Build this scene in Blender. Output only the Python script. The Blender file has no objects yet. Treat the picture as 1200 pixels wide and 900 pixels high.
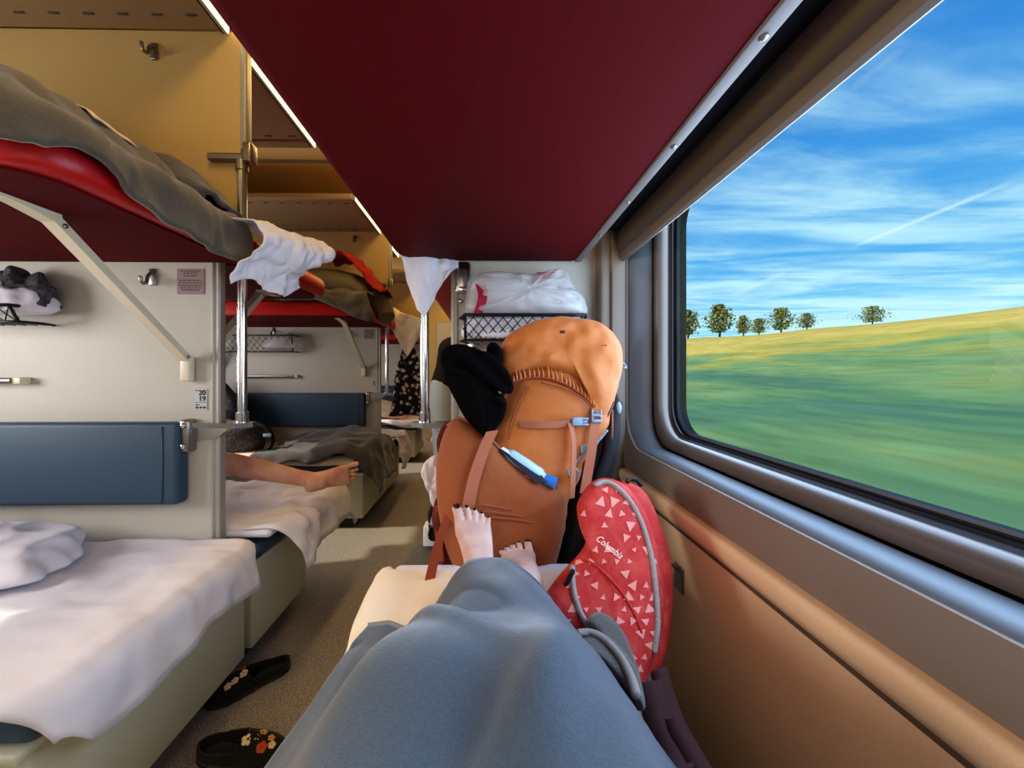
import bpy, bmesh, math, random
from math import sin, cos, pi, radians, sqrt, exp
from mathutils import Vector, Matrix, noise
random.seed(7)
F = 433.0; CX = 577.6; CY = 437.0; CAMZ = 1.09; YAW = radians(1.0)
C = bpy.context.scene.collection
V = Vector

def ray(px, py):
    a = (px-CX)/F; b = -(py-CY)/F
    return V((a*cos(YAW)+sin(YAW), cos(YAW)-a*sin(YAW), b))
def W(px, py, Y):
    d = ray(px, py); return V((0, 0, CAMZ)) + d*(Y/d.y)
def WX(px, py, X):
    d = ray(px, py); return V((0, 0, CAMZ)) + d*(X/d.x)
def WZ(px, py, z):
    d = ray(px, py); return V((0, 0, CAMZ)) + d*((z-CAMZ)/d.z)

# ------------------------------------------------------------------ materials
def lin(c):
    return tuple(((x/255)/12.92 if x/255 <= .04045 else ((x/255+.055)/1.055)**2.4) for x in c) + (1.0,)

def mat(name, col, rough=.6, metal=0.0, bump=0.0, bscale=150, var=0.0, vscale=12, col2=None, sheen=0.0, spec=.4, stretch=None, coat=0.0, detail=3):
    m = bpy.data.materials.new(name); m.use_nodes = True
    nt = m.node_tree; b = nt.nodes['Principled BSDF']
    b.inputs['Base Color'].default_value = lin(col)
    b.inputs['Roughness'].default_value = rough
    b.inputs['Metallic'].default_value = metal
    b.inputs['Specular IOR Level'].default_value = spec
    b.inputs['Sheen Weight'].default_value = sheen
    b.inputs['Coat Weight'].default_value = coat
    tc = nt.nodes.new('ShaderNodeTexCoord'); src = tc.outputs['Object']
    if stretch:
        mp = nt.nodes.new('ShaderNodeMapping'); mp.inputs['Scale'].default_value = stretch
        nt.links.new(src, mp.inputs['Vector']); src = mp.outputs['Vector']
    if var or col2:
        n = nt.nodes.new('ShaderNodeTexNoise'); n.inputs['Scale'].default_value = vscale; n.inputs['Detail'].default_value = detail
        nt.links.new(src, n.inputs['Vector'])
        r = nt.nodes.new('ShaderNodeMapRange'); r.inputs['From Min'].default_value = .35; r.inputs['From Max'].default_value = .65
        nt.links.new(n.outputs['Fac'], r.inputs['Value'])
        mx = nt.nodes.new('ShaderNodeMix'); mx.data_type = 'RGBA'
        c1 = lin(col); c2 = lin(col2) if col2 else tuple(max(0, x*(1-var)) for x in c1[:3])+(1,)
        mx.inputs['A'].default_value = c1; mx.inputs['B'].default_value = c2
        nt.links.new(r.outputs['Result'], mx.inputs['Factor']); nt.links.new(mx.outputs['Result'], b.inputs['Base Color'])
    if bump:
        n2 = nt.nodes.new('ShaderNodeTexNoise'); n2.inputs['Scale'].default_value = bscale; n2.inputs['Detail'].default_value = 2
        nt.links.new(src, n2.inputs['Vector'])
        bp = nt.nodes.new('ShaderNodeBump'); bp.inputs['Strength'].default_value = bump; bp.inputs['Distance'].default_value = .004
        nt.links.new(n2.outputs['Fac'], bp.inputs['Height']); nt.links.new(bp.outputs['Normal'], b.inputs['Normal'])
    return m

M = {}
M['partition'] = mat('partition_laminate', (190, 186, 174), .55, bump=.10, bscale=500, var=.06, vscale=300)
M['cream_warm_lit'] = mat('warm_lit_laminate', (194, 168, 114), .55, bump=.08, bscale=500, var=.06, vscale=300)  # partition laminate with warm lamp light and shelf shade put into the colour
M['shelf'] = mat('shelf_laminate', (158, 136, 104), .6, bump=.12, bscale=400, var=.08, vscale=250)
M['ceiling'] = mat('ceiling_laminate', (236, 206, 136), .55, bump=.05, bscale=300, var=.04, vscale=200)
M['base'] = mat('bunk_base_laminate', (198, 198, 178), .5, bump=.06, bscale=500, var=.05, vscale=300)
M['kick'] = mat('kick_plate', (58, 56, 56), .6, bump=.1)
M['red'] = mat('red_vinyl', (186, 26, 30), .36, bump=.10, bscale=700, var=.10, vscale=400, spec=.45)
M['red_shaded'] = mat('red_vinyl_shaded', (94, 8, 17), .8, bump=.12, bscale=700, var=.14, vscale=420, spec=.15)  # same red vinyl darkened: shade under the bunks is put into the colour
M['blue'] = mat('navy_vinyl', (60, 82, 102), .5, bump=.12, bscale=600, var=.10, vscale=400)
M['floor'] = mat('floor_linoleum', (176, 169, 164), .6, bump=.15, bscale=220, col2=(116, 111, 108), vscale=230, detail=4)
M['tan'] = mat('tan_wall_panel', (228, 192, 152), .5, bump=.06, bscale=500, var=.06, vscale=350, spec=.3)
M['groove'] = mat('dark_groove', (96, 76, 58), .7)
M['taupe'] = mat('taupe_plastic', (132, 118, 106), .45, bump=.05, bscale=500, var=.06, vscale=400)
M['valance'] = mat('valance_plastic', (108, 98, 90), .5, bump=.05, bscale=500)
M['taupe_dark'] = mat('dark_taupe_rubber', (92, 82, 76), .38, bump=.04, bscale=400, var=.05, vscale=300, spec=.6)
M['gasket'] = mat('black_gasket', (34, 32, 34), .5)
M['alu'] = mat('brushed_aluminium', (116, 124, 132), .55, .5, bump=.04, bscale=300)
M['alu_soft'] = mat('painted_aluminium', (170, 168, 160), .45, .3, bump=.03)
M['steel'] = mat('polished_steel', (200, 202, 204), .16, 1.0)
M['steel_dk'] = mat('worn_steel', (150, 146, 140), .3, .9, bump=.1, bscale=80)
M['strut'] = mat('cream_enamel', (222, 212, 186), .35, bump=.02)
M['white_sheet'] = mat('white_cotton', (224, 222, 232), .85, bump=.55, bscale=17, var=.03, sheen=.2, spec=.15)
M['shaded_cotton'] = mat('shaded_white_cotton', (190, 186, 188), .85, bump=.5, bscale=25, spec=.15)  # white pillow cotton, greyed to carry the shade of the rack
M['cream_sheet'] = mat('cream_cotton', (236, 222, 200), .85, bump=.12, bscale=400, var=.03, sheen=.2, spec=.15)
M['blanket'] = mat('grey_fleece', (84, 95, 107), .95, bump=.28, bscale=620, var=.14, vscale=330, sheen=.4, spec=.1)
M['hem'] = mat('grey_blanket_hem', (140, 136, 132), .9, bump=.3)
M['blanket_up'] = mat('taupe_grey_blanket', (98, 92, 82), .95, bump=.4, bscale=300, var=.12, vscale=120, sheen=.35, spec=.1)
M['blanket_dk'] = mat('charcoal_blanket', (92, 90, 92), .95, bump=.4, bscale=300, var=.15, vscale=100, sheen=.35, spec=.1)
M['duvet'] = mat('olive_sleeping_bag', (110, 104, 84), .6, bump=.2, bscale=60, var=.1)
M['red_cloth'] = mat('crimson_cloth', (150, 22, 28), .9, bump=.3)
M['orange'] = mat('orange_ripstop', (194, 112, 48), .55, bump=.5, bscale=26, var=.08, vscale=40, sheen=.2)
M['brown'] = mat('rust_stretch_fabric', (158, 88, 46), .8, bump=.18, bscale=420, var=.08, vscale=200, sheen=.2)
M['rust_strap'] = mat('dusty_rose_webbing', (176, 112, 86), .75, bump=.2, bscale=500)
M['rust_dark'] = mat('rust_webbing', (150, 74, 50), .75, bump=.2, bscale=500)
M['maroon'] = mat('maroon_mesh_fabric', (92, 34, 34), .8, bump=.2, bscale=300)
M['maroon_shaded'] = mat('shaded_maroon_webbing', (58, 24, 26), .85, bump=.2, bscale=400)  # strap maroon darkened to stand in for the shadow by the wall
M['black'] = mat('black_foam', (20, 20, 23), .7, bump=.2, bscale=300)
M['fleece'] = mat('black_fleece', (17, 15, 17), 1.0, bump=.5, bscale=260, spec=.04)
M['blue_grey'] = mat('grey_blue_plastic', (140, 170, 196), .4)
M['cap_blue'] = mat('blue_plastic_cap', (46, 132, 214), .35)
M['bottle'] = mat('clear_blue_plastic', (178, 214, 236), .25, spec=.5)
M['paper'] = mat('printed_paper', (216, 232, 240), .7)
M['ink'] = mat('dark_print', (28, 26, 44), .6)
M['skin'] = mat('pale_skin', (224, 194, 182), .5, bump=.08, bscale=220, col2=(206, 168, 156), vscale=14, spec=.35)
M['skin2'] = mat('tan_skin', (226, 180, 156), .5, bump=.08, bscale=220, col2=(212, 148, 130), vscale=14, spec=.35)
M['polish'] = mat('dark_nail_polish', (24, 10, 12), .18, coat=.5)
M['nail'] = mat('toenail', (228, 180, 164), .35)
M['hair'] = mat('dark_hair', (28, 22, 20), .6, bump=.5, bscale=120)
M['sweater'] = mat('black_knit', (44, 40, 38), .9, bump=.4, bscale=120, var=.3, vscale=60)
M['jeans'] = mat('pale_denim', (196, 212, 222), .85, bump=.2, bscale=200)
M['beige_cloth'] = mat('beige_leggings', (206, 190, 168), .85, bump=.2, bscale=200)
M['felt'] = mat('black_felt', (20, 18, 20), .95, bump=.5, bscale=200, sheen=.15)
M['sole'] = mat('black_sole', (16, 15, 16), .7)
M['flower'] = mat('cream_embroidery', (226, 204, 170), .8, bump=.3)
M['flower2'] = mat('gold_embroidery', (206, 160, 70), .8, bump=.3)
M['flower3'] = mat('rust_embroidery', (186, 84, 50), .8, bump=.3)
M['shoe_grey'] = mat('slate_felt', (88, 84, 80), .9, bump=.35, bscale=260, sheen=.25)
M['zip'] = mat('grey_zipper', (150, 146, 142), .6, bump=.6, bscale=300)
M['plate'] = mat('placard_grey', (150, 130, 128), .6)
M['sticker'] = mat('sticker_grey', (186, 190, 190), .6)
M['letter'] = mat('black_lettering', (22, 22, 26), .6)
M['mesh_wire'] = mat('black_wire', (34, 33, 34), .4, .4)
M['pack_text'] = mat('pale_embroidery', (240, 222, 206), .8)
M['speckle'] = mat('dark_speckled_cloth', (52, 52, 58), .9, bump=.3, bscale=200, col2=(92, 92, 96), vscale=70)
M['seat_grey'] = mat('grey_seat_vinyl', (96, 94, 92), .6, bump=.15, bscale=300)
M['stripe'] = mat('crimson_stripe', (150, 12, 52), .6)
M['blind'] = mat('gap_shade_navy', (22, 24, 32), .9, bump=.1)  # near-black for the added roll that stands in for a shaded gap
M['bark'] = mat('bark', (92, 76, 56), .9, bump=.5, bscale=20)
M['leaf'] = mat('autumn_foliage', (160, 156, 84), .8, col2=(104, 118, 76), vscale=.9)
M['wood_pole'] = mat('weathered_pole', (92, 96, 100), .8)

def plastic_bag_mat(name, col, alpha):
    m = mat(name, col, .3, bump=.5, bscale=45, spec=.5)
    nt = m.node_tree; b = nt.nodes['Principled BSDF']; b.inputs['Alpha'].default_value = alpha
    return m
M['bag'] = plastic_bag_mat('clear_plastic_bag', (206, 204, 206), .42)

def glass_mat():
    m = bpy.data.materials.new('window_glass'); m.use_nodes = True; nt = m.node_tree
    for n in list(nt.nodes): nt.nodes.remove(n)
    o = nt.nodes.new('ShaderNodeOutputMaterial'); mx = nt.nodes.new('ShaderNodeMixShader')
    t = nt.nodes.new('ShaderNodeBsdfTransparent'); t.inputs['Color'].default_value = (.95, .985, .98, 1)
    g = nt.nodes.new('ShaderNodeBsdfGlossy'); g.inputs['Roughness'].default_value = .02
    mx.inputs[0].default_value = .006
    nt.links.new(t.outputs[0], mx.inputs[1]); nt.links.new(g.outputs[0], mx.inputs[2])
    nt.links.new(mx.outputs[0], o.inputs['Surface'])
    return m
M['glass'] = glass_mat()

def light_mat(name, col, s):
    m = bpy.data.materials.new(name); m.use_nodes = True; b = m.node_tree.nodes['Principled BSDF']
    b.inputs['Base Color'].default_value = lin(col); b.inputs['Emission Color'].default_value = lin(col); b.inputs['Emission Strength'].default_value = s
    return m

def floral_mat():
    m = mat('black_floral_fabric', (14, 13, 14), .85); nt = m.node_tree; b = nt.nodes['Principled BSDF']
    tc = nt.nodes.new('ShaderNodeTexCoord'); v = nt.nodes.new('ShaderNodeTexVoronoi'); v.inputs['Scale'].default_value = 20
    n = nt.nodes.new('ShaderNodeTexNoise'); n.inputs['Scale'].default_value = 45
    a = nt.nodes.new('ShaderNodeMath'); a.operation = 'ADD'; s = nt.nodes.new('ShaderNodeMath'); s.operation = 'MULTIPLY'; s.inputs[1].default_value = .7
    r = nt.nodes.new('ShaderNodeValToRGB'); r.color_ramp.interpolation = 'CONSTANT'
    r.color_ramp.elements[0].position = 0; r.color_ramp.elements[0].color = lin((190, 184, 182))
    r.color_ramp.elements[1].position = .78; r.color_ramp.elements[1].color = lin((16, 14, 16))
    e = r.color_ramp.elements.new(.66); e.color = lin((96, 92, 94))
    nt.links.new(tc.outputs['Object'], v.inputs['Vector']); nt.links.new(tc.outputs['Object'], n.inputs['Vector'])
    nt.links.new(n.outputs['Fac'], s.inputs[0]); nt.links.new(v.outputs['Distance'], a.inputs[0]); nt.links.new(s.outputs[0], a.inputs[1])
    nt.links.new(a.outputs[0], r.inputs['Fac']); nt.links.new(r.outputs['Color'], b.inputs['Base Color'])
    return m
M['floral'] = floral_mat()

def daypack_mat():
    m = mat('coral_print_fabric', (200, 58, 50), .8, bump=.15, bscale=300); nt = m.node_tree; b = nt.nodes['Principled BSDF']
    tc = nt.nodes.new('ShaderNodeTexCoord')
    def noise_(sc, det=3):
        n = nt.nodes.new('ShaderNodeTexNoise'); n.inputs['Scale'].default_value = sc; n.inputs['Detail'].default_value = det
        nt.links.new(tc.outputs['Object'], n.inputs['Vector']); return n
    v = nt.nodes.new('ShaderNodeTexVoronoi'); v.feature = 'DISTANCE_TO_EDGE'; v.inputs['Scale'].default_value = 26
    nt.links.new(tc.outputs['Object'], v.inputs['Vector'])
    r = nt.nodes.new('ShaderNodeValToRGB')
    r.color_ramp.elements[0].position = 0; r.color_ramp.elements[0].color = lin((190, 60, 54))
    r.color_ramp.elements[1].position = .10; r.color_ramp.elements[1].color = lin((184, 46, 42))
    nt.links.new(v.outputs['Distance'], r.inputs['Fac'])
    n = noise_(30, 4); mx = nt.nodes.new('ShaderNodeMix'); mx.data_type = 'RGBA'
    mx.inputs['B'].default_value = lin((206, 82, 70))
    rr = nt.nodes.new('ShaderNodeMapRange'); rr.inputs['From Min'].default_value = .45; rr.inputs['From Max'].default_value = .7; rr.inputs['To Max'].default_value = .7
    nt.links.new(n.outputs['Fac'], rr.inputs['Value']); nt.links.new(rr.outputs['Result'], mx.inputs['Factor'])
    nt.links.new(r.outputs['Color'], mx.inputs['A']); nt.links.new(mx.outputs['Result'], b.inputs['Base Color'])
    return m
M['daypack'] = daypack_mat()
M['tri'] = mat('pale_pink_print', (226, 146, 136), .8)

# ------------------------------------------------------------------ mesh builders
class MB:
    """Collects shapes that end up as ONE mesh object."""
    def __init__(s): s.v = []; s.f = []; s.mi = []
    def add(s, vs, fs, mi=0):
        o = len(s.v); s.v += [V(x) for x in vs]; s.f += [tuple(i+o for i in f) for f in fs]; s.mi += [mi]*len(fs); return s
    def box(s, lo, hi, mi=0, m=None):
        x0, y0, z0 = lo; x1, y1, z1 = hi
        vs = [V((x, y, z)) for z in (z0, z1) for y in (y0, y1) for x in (x0, x1)]
        if m: vs = [m @ v for v in vs]
        return s.add(vs, [(0,2,3,1),(4,5,7,6),(0,1,5,4),(2,6,7,3),(0,4,6,2),(1,3,7,5)], mi)
    def rbox(s, lo, hi, r=.01, n=3, mi=0):
        """box with rounded edges (superellipse-like shell)"""
        x0, y0, z0 = lo; x1, y1, z1 = hi
        bm = bmesh.new(); bmesh.ops.create_cube(bm, size=1)
        for v in bm.verts:
            v.co = V((x0+(v.co.x+.5)*(x1-x0), y0+(v.co.y+.5)*(y1-y0), z0+(v.co.z+.5)*(z1-z0)))
        r = min(r, (x1-x0)*.49, (y1-y0)*.49, (z1-z0)*.49)
        bmesh.ops.bevel(bm, geom=bm.edges[:], offset=r, segments=n, profile=.5, affect='EDGES')
        bm.verts.index_update()
        s.add([v.co.copy() for v in bm.verts], [tuple(v.index for v in f.verts) for f in bm.faces], mi); bm.free(); return s
    def loft(s, rings, closed=True, cap=True, mi=0, loop=False):
        n = len(rings[0]); vs = [p for r in rings for p in r]; fs = []
        R = len(rings)
        for i in range(R if loop else R-1):
            a = i*n; b = ((i+1) % R)*n
            for j in range(n if closed else n-1):
                k = (j+1) % n; fs.append((a+j, a+k, b+k, b+j))
        if cap and not loop:
            c0 = sum((V(p) for p in rings[0]), V())/n; c1 = sum((V(p) for p in rings[-1]), V())/n
            vs = vs+[c0, c1]; i0 = len(vs)-2
            for j in range(n):
                k = (j+1) % n; fs.append((i0, k, j)); fs.append((i0+1, (R-1)*n+j, (R-1)*n+k))
        return s.add(vs, fs, mi)
    def tube(s, pts, r, n=10, mi=0, loop=False, cap=True, flat=None):
        pts = [V(p) for p in pts]; N = len(pts); rings = []
        rs = r if isinstance(r, (list, tuple)) else [r]*N
        up = None
        for i in range(N):
            if loop: t = pts[(i+1) % N]-pts[i-1]
            else: t = pts[min(i+1, N-1)]-pts[max(i-1, 0)]
            t.normalize()
            if up is None:
                up = V((0, 0, 1)) if abs(t.z) < .9 else V((0, 1, 0))
            x = up.cross(t); 
            if x.length < 1e-6: x = V((1, 0, 0)).cross(t)
            x.normalize(); y = t.cross(x); up = y
            rings.append([pts[i]+x*cos(2*pi*k/n)*rs[i]+y*sin(2*pi*k/n)*rs[i]*(flat or 1) for k in range(n)])
        return s.loft(rings, cap=cap, mi=mi, loop=loop)
    def limb(s, pts, rs, n=14, mi=0):
        """tapered tube with round ends"""
        pts = [V(p) for p in pts]; P = []; R = []
        d = (pts[0]-pts[1]).normalized(); r = rs[0]
        for a in (85, 60, 35, 15): P.append(pts[0]+d*r*sin(radians(a))); R.append(r*cos(radians(a)))
        P += pts; R += list(rs)
        d = (pts[-1]-pts[-2]).normalized(); r = rs[-1]
        for a in (15, 35, 60, 85): P.append(pts[-1]+d*r*sin(radians(a))); R.append(r*cos(radians(a)))
        return s.tube(P, R, n, mi)
    def ell(s, c, rx, ry, rz, m=None, n=16, k=10, mi=0):
        c = V(c); rings = []
        for i in range(k+1):
            a = -pi/2+pi*i/k; a = max(-pi/2+.06, min(pi/2-.06, a))
            ring = []
            for j in range(n):
                p = V((rx*cos(a)*cos(2*pi*j/n), ry*cos(a)*sin(2*pi*j/n), rz*sin(a)))
                ring.append(c+(m @ p if m else p))
            rings.append(ring)
        return s.loft(rings, mi=mi)
    def grid(s, fn, nu, nv, mi=0):
        vs = [V(fn(i/nu, j/nv)) for i in range(nu+1) for j in range(nv+1)]
        fs = [(i*(nv+1)+j, (i+1)*(nv+1)+j, (i+1)*(nv+1)+j+1, i*(nv+1)+j+1) for i in range(nu) for j in range(nv)]
        return s.add(vs, fs, mi)
    def strip(s, pts, wv, th=.0018, mi=0):
        """flat webbing along pts; wv = half-width vector(s)"""
        pts = [V(p) for p in pts]; N = len(pts); rings = []
        for i, p in enumerate(pts):
            w = V(wv[i] if isinstance(wv, list) else wv)
            t = (pts[min(i+1, N-1)]-pts[max(i-1, 0)]).normalized(); nrm = t.cross(w).normalized()*th
            rings.append([p-w-nrm, p+w-nrm, p+w+nrm, p-w+nrm])
        return s.loft(rings, mi=mi)
    def pillow(s, outline, nrm, hf, hb, rings=8, pf=.5, mi=0, center=None, wr=0.0, ws=18, wmode=0):
        """puffy body from a (star-shaped) outline: bulges hf along nrm and hb behind"""
        o = smooth_loop([V(p) for p in outline], 6); n = len(o); c = center or sum(o, V())/n; nrm = V(nrm).normalized()
        R = []
        half = [1-(i/rings)**1.7 for i in range(rings+1)]; half = [max(q, .02) for q in half]      # 1 .. 0
        prof = [(q, -1) for q in reversed(half)]+[(q, 1) for q in half[1:]]
        for sc, sg in prof:
            a = sg; h = sg*(hf if sg > 0 else hb)*max(0, 1-sc**(2/pf))**pf
            ring = []
            for p in o:
                q = c+(p-c)*sc+nrm*h
                if wr:
                    q = q+nrm*wr*(fold(q*ws) if not wmode else 1.6*noise.noise(V((q.x*ws*wmode, q.y*ws, q.z*ws))+V((3, 1, 5)))+.9*noise.noise(V((q.x*ws*2.3*wmode, q.y*ws*2, q.z*ws*2.3))))*min(1, 1.6-sc)*(1 if a > 0 else .3)
                ring.append(q)
            R.append(ring)
        return s.loft(R, mi=mi)

def fold(p):
    """ridged cloth noise in about -1..1"""
    a = noise.noise(p); b = noise.noise(p*2.1+V((7, 3, 1)))
    return (1-2*abs(a)*1.6)*.65+(1-2*abs(b)*1.6)*.35

def smooth_loop(p, k):
    out = []; n = len(p)
    for i in range(n):
        a, b, c, d = p[i-1], p[i], p[(i+1) % n], p[(i+2) % n]
        for j in range(k):
            t = j/k
            out.append(.5*((2*b)+(c-a)*t+(2*a-5*b+4*c-d)*t*t+(3*b-a-3*c+d)*t**3))
    return out
def smooth_path(p, k):
    p = [V(x) for x in p]; out = []; n = len(p)
    for i in range(n-1):
        a = p[max(i-1, 0)]; b = p[i]; c = p[i+1]; d = p[min(i+2, n-1)]
        for j in range(k):
            t = j/k
            out.append(.5*((2*b)+(c-a)*t+(2*a-5*b+4*c-d)*t*t+(3*b-a-3*c+d)*t**3))
    return out+[p[-1]]
def lerp_table(tab, x):
    if x <= tab[0][0]: return tab[0][1]
    for (a, ya), (b, yb) in zip(tab, tab[1:]):
        if x <= b:
            t = (x-a)/(b-a); return ya+(yb-ya)*t
    return tab[-1][1]
def sstep(a, b, x):
    t = max(0, min(1, (x-a)/(b-a))); return t*t*(3-2*t)

def world_loc(o):
    p = V((0, 0, 0))
    while o is not None: p = p+o.location; o = o.parent
    return p

def obj(name, mb, m, parent=None, smooth=True, label=None, sub=0, solid=0, remesh=0, smooth_it=0, origin=None, auto=None):
    """link a MB (in world coordinates) as ONE mesh object; part when parent is given"""
    me = bpy.data.meshes.new(name)
    if parent is not None: base = world_loc(parent)
    elif origin is not None: base = V(origin)
    else:
        lo = [min(v[i] for v in mb.v) for i in range(3)]; hi = [max(v[i] for v in mb.v) for i in range(3)]
        base = V(((lo[0]+hi[0])/2, (lo[1]+hi[1])/2, lo[2]))
    if parent is not None:
        lo = [min(v[i] for v in mb.v) for i in range(3)]; hi = [max(v[i] for v in mb.v) for i in range(3)]
        pos = V(((lo[0]+hi[0])/2, (lo[1]+hi[1])/2, (lo[2]+hi[2])/2))
    else: pos = base
    me.from_pydata([v-pos for v in mb.v], [], mb.f); me.update()
    for x in (m if isinstance(m, (list, tuple)) else [m]): me.materials.append(x)
    for p, k in zip(me.polygons, mb.mi): p.material_index = k
    bm = bmesh.new(); bm.from_mesh(me); bmesh.ops.recalc_face_normals(bm, faces=bm.faces[:]); bm.to_mesh(me); bm.free()
    o = bpy.data.objects.new(name, me); C.objects.link(o)
    if parent is not None: o.parent = parent; o.location = pos-base
    else: o.location = base
    for p in me.polygons: p.use_smooth = smooth
    if remesh:
        r = o.modifiers.new('r', 'REMESH'); r.mode = 'VOXEL'; r.voxel_size = remesh; r.use_smooth_shade = True
        if smooth_it:
            sm = o.modifiers.new('s', 'SMOOTH'); sm.factor = .5; sm.iterations = smooth_it
    if solid:
        q = o.modifiers.new('t', 'SOLIDIFY'); q.thickness = solid; q.offset = 0
    if sub:
        q = o.modifiers.new('u', 'SUBSURF'); q.levels = sub; q.render_levels = sub
    if remesh or solid or sub:
        dg = bpy.context.evaluated_depsgraph_get(); dg.update()
        nm = bpy.data.meshes.new_from_object(o.evaluated_get(dg)); o.modifiers.clear(); o.data = nm; nm.name = name
        bpy.data.meshes.remove(me)
    if auto:
        bm = bmesh.new(); bm.from_mesh(o.data)
        for e in bm.edges:
            if len(e.link_faces) == 2 and e.calc_face_angle(0) > auto: e.smooth = False
        bm.to_mesh(o.data); bm.free()
    if label: o['label'] = label
    return o

def thing(name, label, cat, loc=(0, 0, 0), group=None):
    o = bpy.data.objects.new(name, None); C.objects.link(o); o.location = loc; o.empty_display_size = .05
    o['label'] = label; o['category'] = cat
    if group: o['group'] = group
    return o
def tag(o, label, cat, group=None, kind=None):
    o['label'] = label; o['category'] = cat
    if group: o['group'] = group
    if kind: o['kind'] = kind
    return o
def struct(o): o['kind'] = 'structure'; return o
def dup(root, off, label, group=None):
    """copy of a thing with copies of its parts and their sub-parts"""
    r = root.copy(); C.objects.link(r); r.location = root.location+V(off); r['label'] = label
    if group: r['group'] = group
    for ch in list(root.children):
        c = ch.copy(); C.objects.link(c); c.parent = r
        for g in list(ch.children):
            d = g.copy(); C.objects.link(d); d.parent = c
    return r

def cloth(name, fn, nu, nv, m, parent=None, amp=0.0, sc=10, thick=.004, mask=None, label=None, flow=None, sub=0, extra=None):
    """surface fn(u,v) pushed along its normals by ridged folds, given thickness"""
    P = [[V(fn(i/nu, j/nv)) for j in range(nv+1)] for i in range(nu+1)]
    Q = [[None]*(nv+1) for _ in range(nu+1)]
    for i in range(nu+1):
        for j in range(nv+1):
            du = P[min(i+1, nu)][j]-P[max(i-1, 0)][j]; dv = P[i][min(j+1, nv)]-P[i][max(j-1, 0)]
            n = du.cross(dv)
            n = n.normalized() if n.length > 1e-9 else V((0, 0, 1))
            p = P[i][j]; q = p.copy()
            if amp:
                s = V((p.x*sc, p.y*sc, p.z*sc)) if flow is None else V((p.x*flow[0], p.y*flow[1], p.z*flow[2]))
                a = amp*(mask(i/nu, j/nv) if mask else 1)
                q = p+n*a*fold(s)
            Q[i][j] = q
    mb = MB(); mb.grid(lambda u, v: Q[round(u*nu)][round(v*nv)], nu, nv)
    return obj(name, mb, m, parent, solid=thick, label=label, sub=sub)
# ------------------------------------------------------------------ the carriage shell
Z0 = CAMZ                      # camera height above the floor
XL, XR = -2.62, .47            # inner faces of the outer walls
Y1, PITCH = 1.34, 1.88         # first partition in front, partition pitch
YB, YE = -.60, Y1+PITCH*3      # wall behind, far end wall
ZC = 2.62                      # ceiling height
PY = [Y1, Y1+PITCH, Y1+2*PITCH]
WIN0, WIN1 = -.17, 1.27        # big window along Y

struct(obj('floor', MB().box((XL, YB, -.04), (XR+.2, YE, 0)), M['floor'], smooth=False))
mb = MB().box((XL-.1, YB, ZC), (XR+.2, YE, ZC+.04))
struct(obj('ceiling', mb, M['ceiling'], smooth=False))
struct(obj('trim_1', MB().box((XL, Y1+1.335, ZC-.012), (XR, Y1+1.36, ZC)), M['shelf'], smooth=False))
struct(obj('wall_back', MB().box((XL-.1, YB-.05, 0), (XR+.2, YB, ZC)), M['partition'], smooth=False))
# far end wall with a doorway door
mb = MB().box((XL-.1, YE, 0), (-.95, YE+.05, ZC)).box((-.25, YE, 0), (XR+.2, YE+.05, ZC)).box((-.95, YE, 2.05), (-.25, YE+.05, ZC))
struct(obj('wall_end', mb, M['cream_warm_lit'], smooth=False))
d = obj('door_1', MB().rbox((-.95, YE+.005, 0), (-.25, YE+.04, 2.05), .004), M['partition'], smooth=False); struct(d)
obj('door_handle', MB().limb([(-.35, YE-.03, 1.02), (-.45, YE-.03, 1.02)], [.009, .009]).limb([(-.35, YE-.03, 1.02), (-.35, YE+.008, 1.02)], [.008, .008]), M['steel'], d)

# left wall with one window per compartment (out of the photo, lets the daylight in)
mb = MB()
wz0, wz1 = .98, 1.75
edges = [YB]
for k in range(4):
    c = Y1-PITCH/2+PITCH*k
    edges += [c-.5, c+.5]
edges.append(YE)
mb.box((XL-.1, YB, 0), (XL, YE, wz0)).box((XL-.1, YB, wz1), (XL, YE, ZC))
for a, b in zip(edges[0::2], edges[1::2]): mb.box((XL-.1, a, wz0), (XL, b, wz1))
struct(obj('wall_left', mb, M['partition'], smooth=False))
for k in range(4):
    c = Y1-PITCH/2+PITCH*k
    t = bpy.data.objects.new('window_%d' % (k+2), None); C.objects.link(t); t.location = (XL, c, wz0); struct(t)
    fr = MB()
    for lo, hi in (((XL-.06, c-.5, wz0), (XL+.012, c+.5, wz0+.05)), ((XL-.06, c-.5, wz1-.05), (XL+.012, c+.5, wz1)),
                   ((XL-.06, c-.5, wz0+.05), (XL+.012, c-.45, wz1-.05)), ((XL-.06, c+.45, wz0+.05), (XL+.012, c+.5, wz1-.05))):
        fr.rbox(lo, hi, .008)
    obj('window_frame', fr, M['alu_soft'], t)
    obj('pane', MB().box((XL-.045, c-.46, wz0+.04), (XL-.04, c+.46, wz1-.04)), M['glass'], t, smooth=False)

# right wall: below the sill, above the window, piers and the far stretch
zl = Z0-.33                     # top of the ledge
struct(obj('wall_right', MB().box((XR, YB, 0), (XR+.06, YE, zl-.052)), M['tan'], smooth=False))
struct(obj('trim_2', MB().box((XR-.0015, YB, zl-.056), (XR+.004, YE, zl-.046)), M['groove'], smooth=False))
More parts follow.
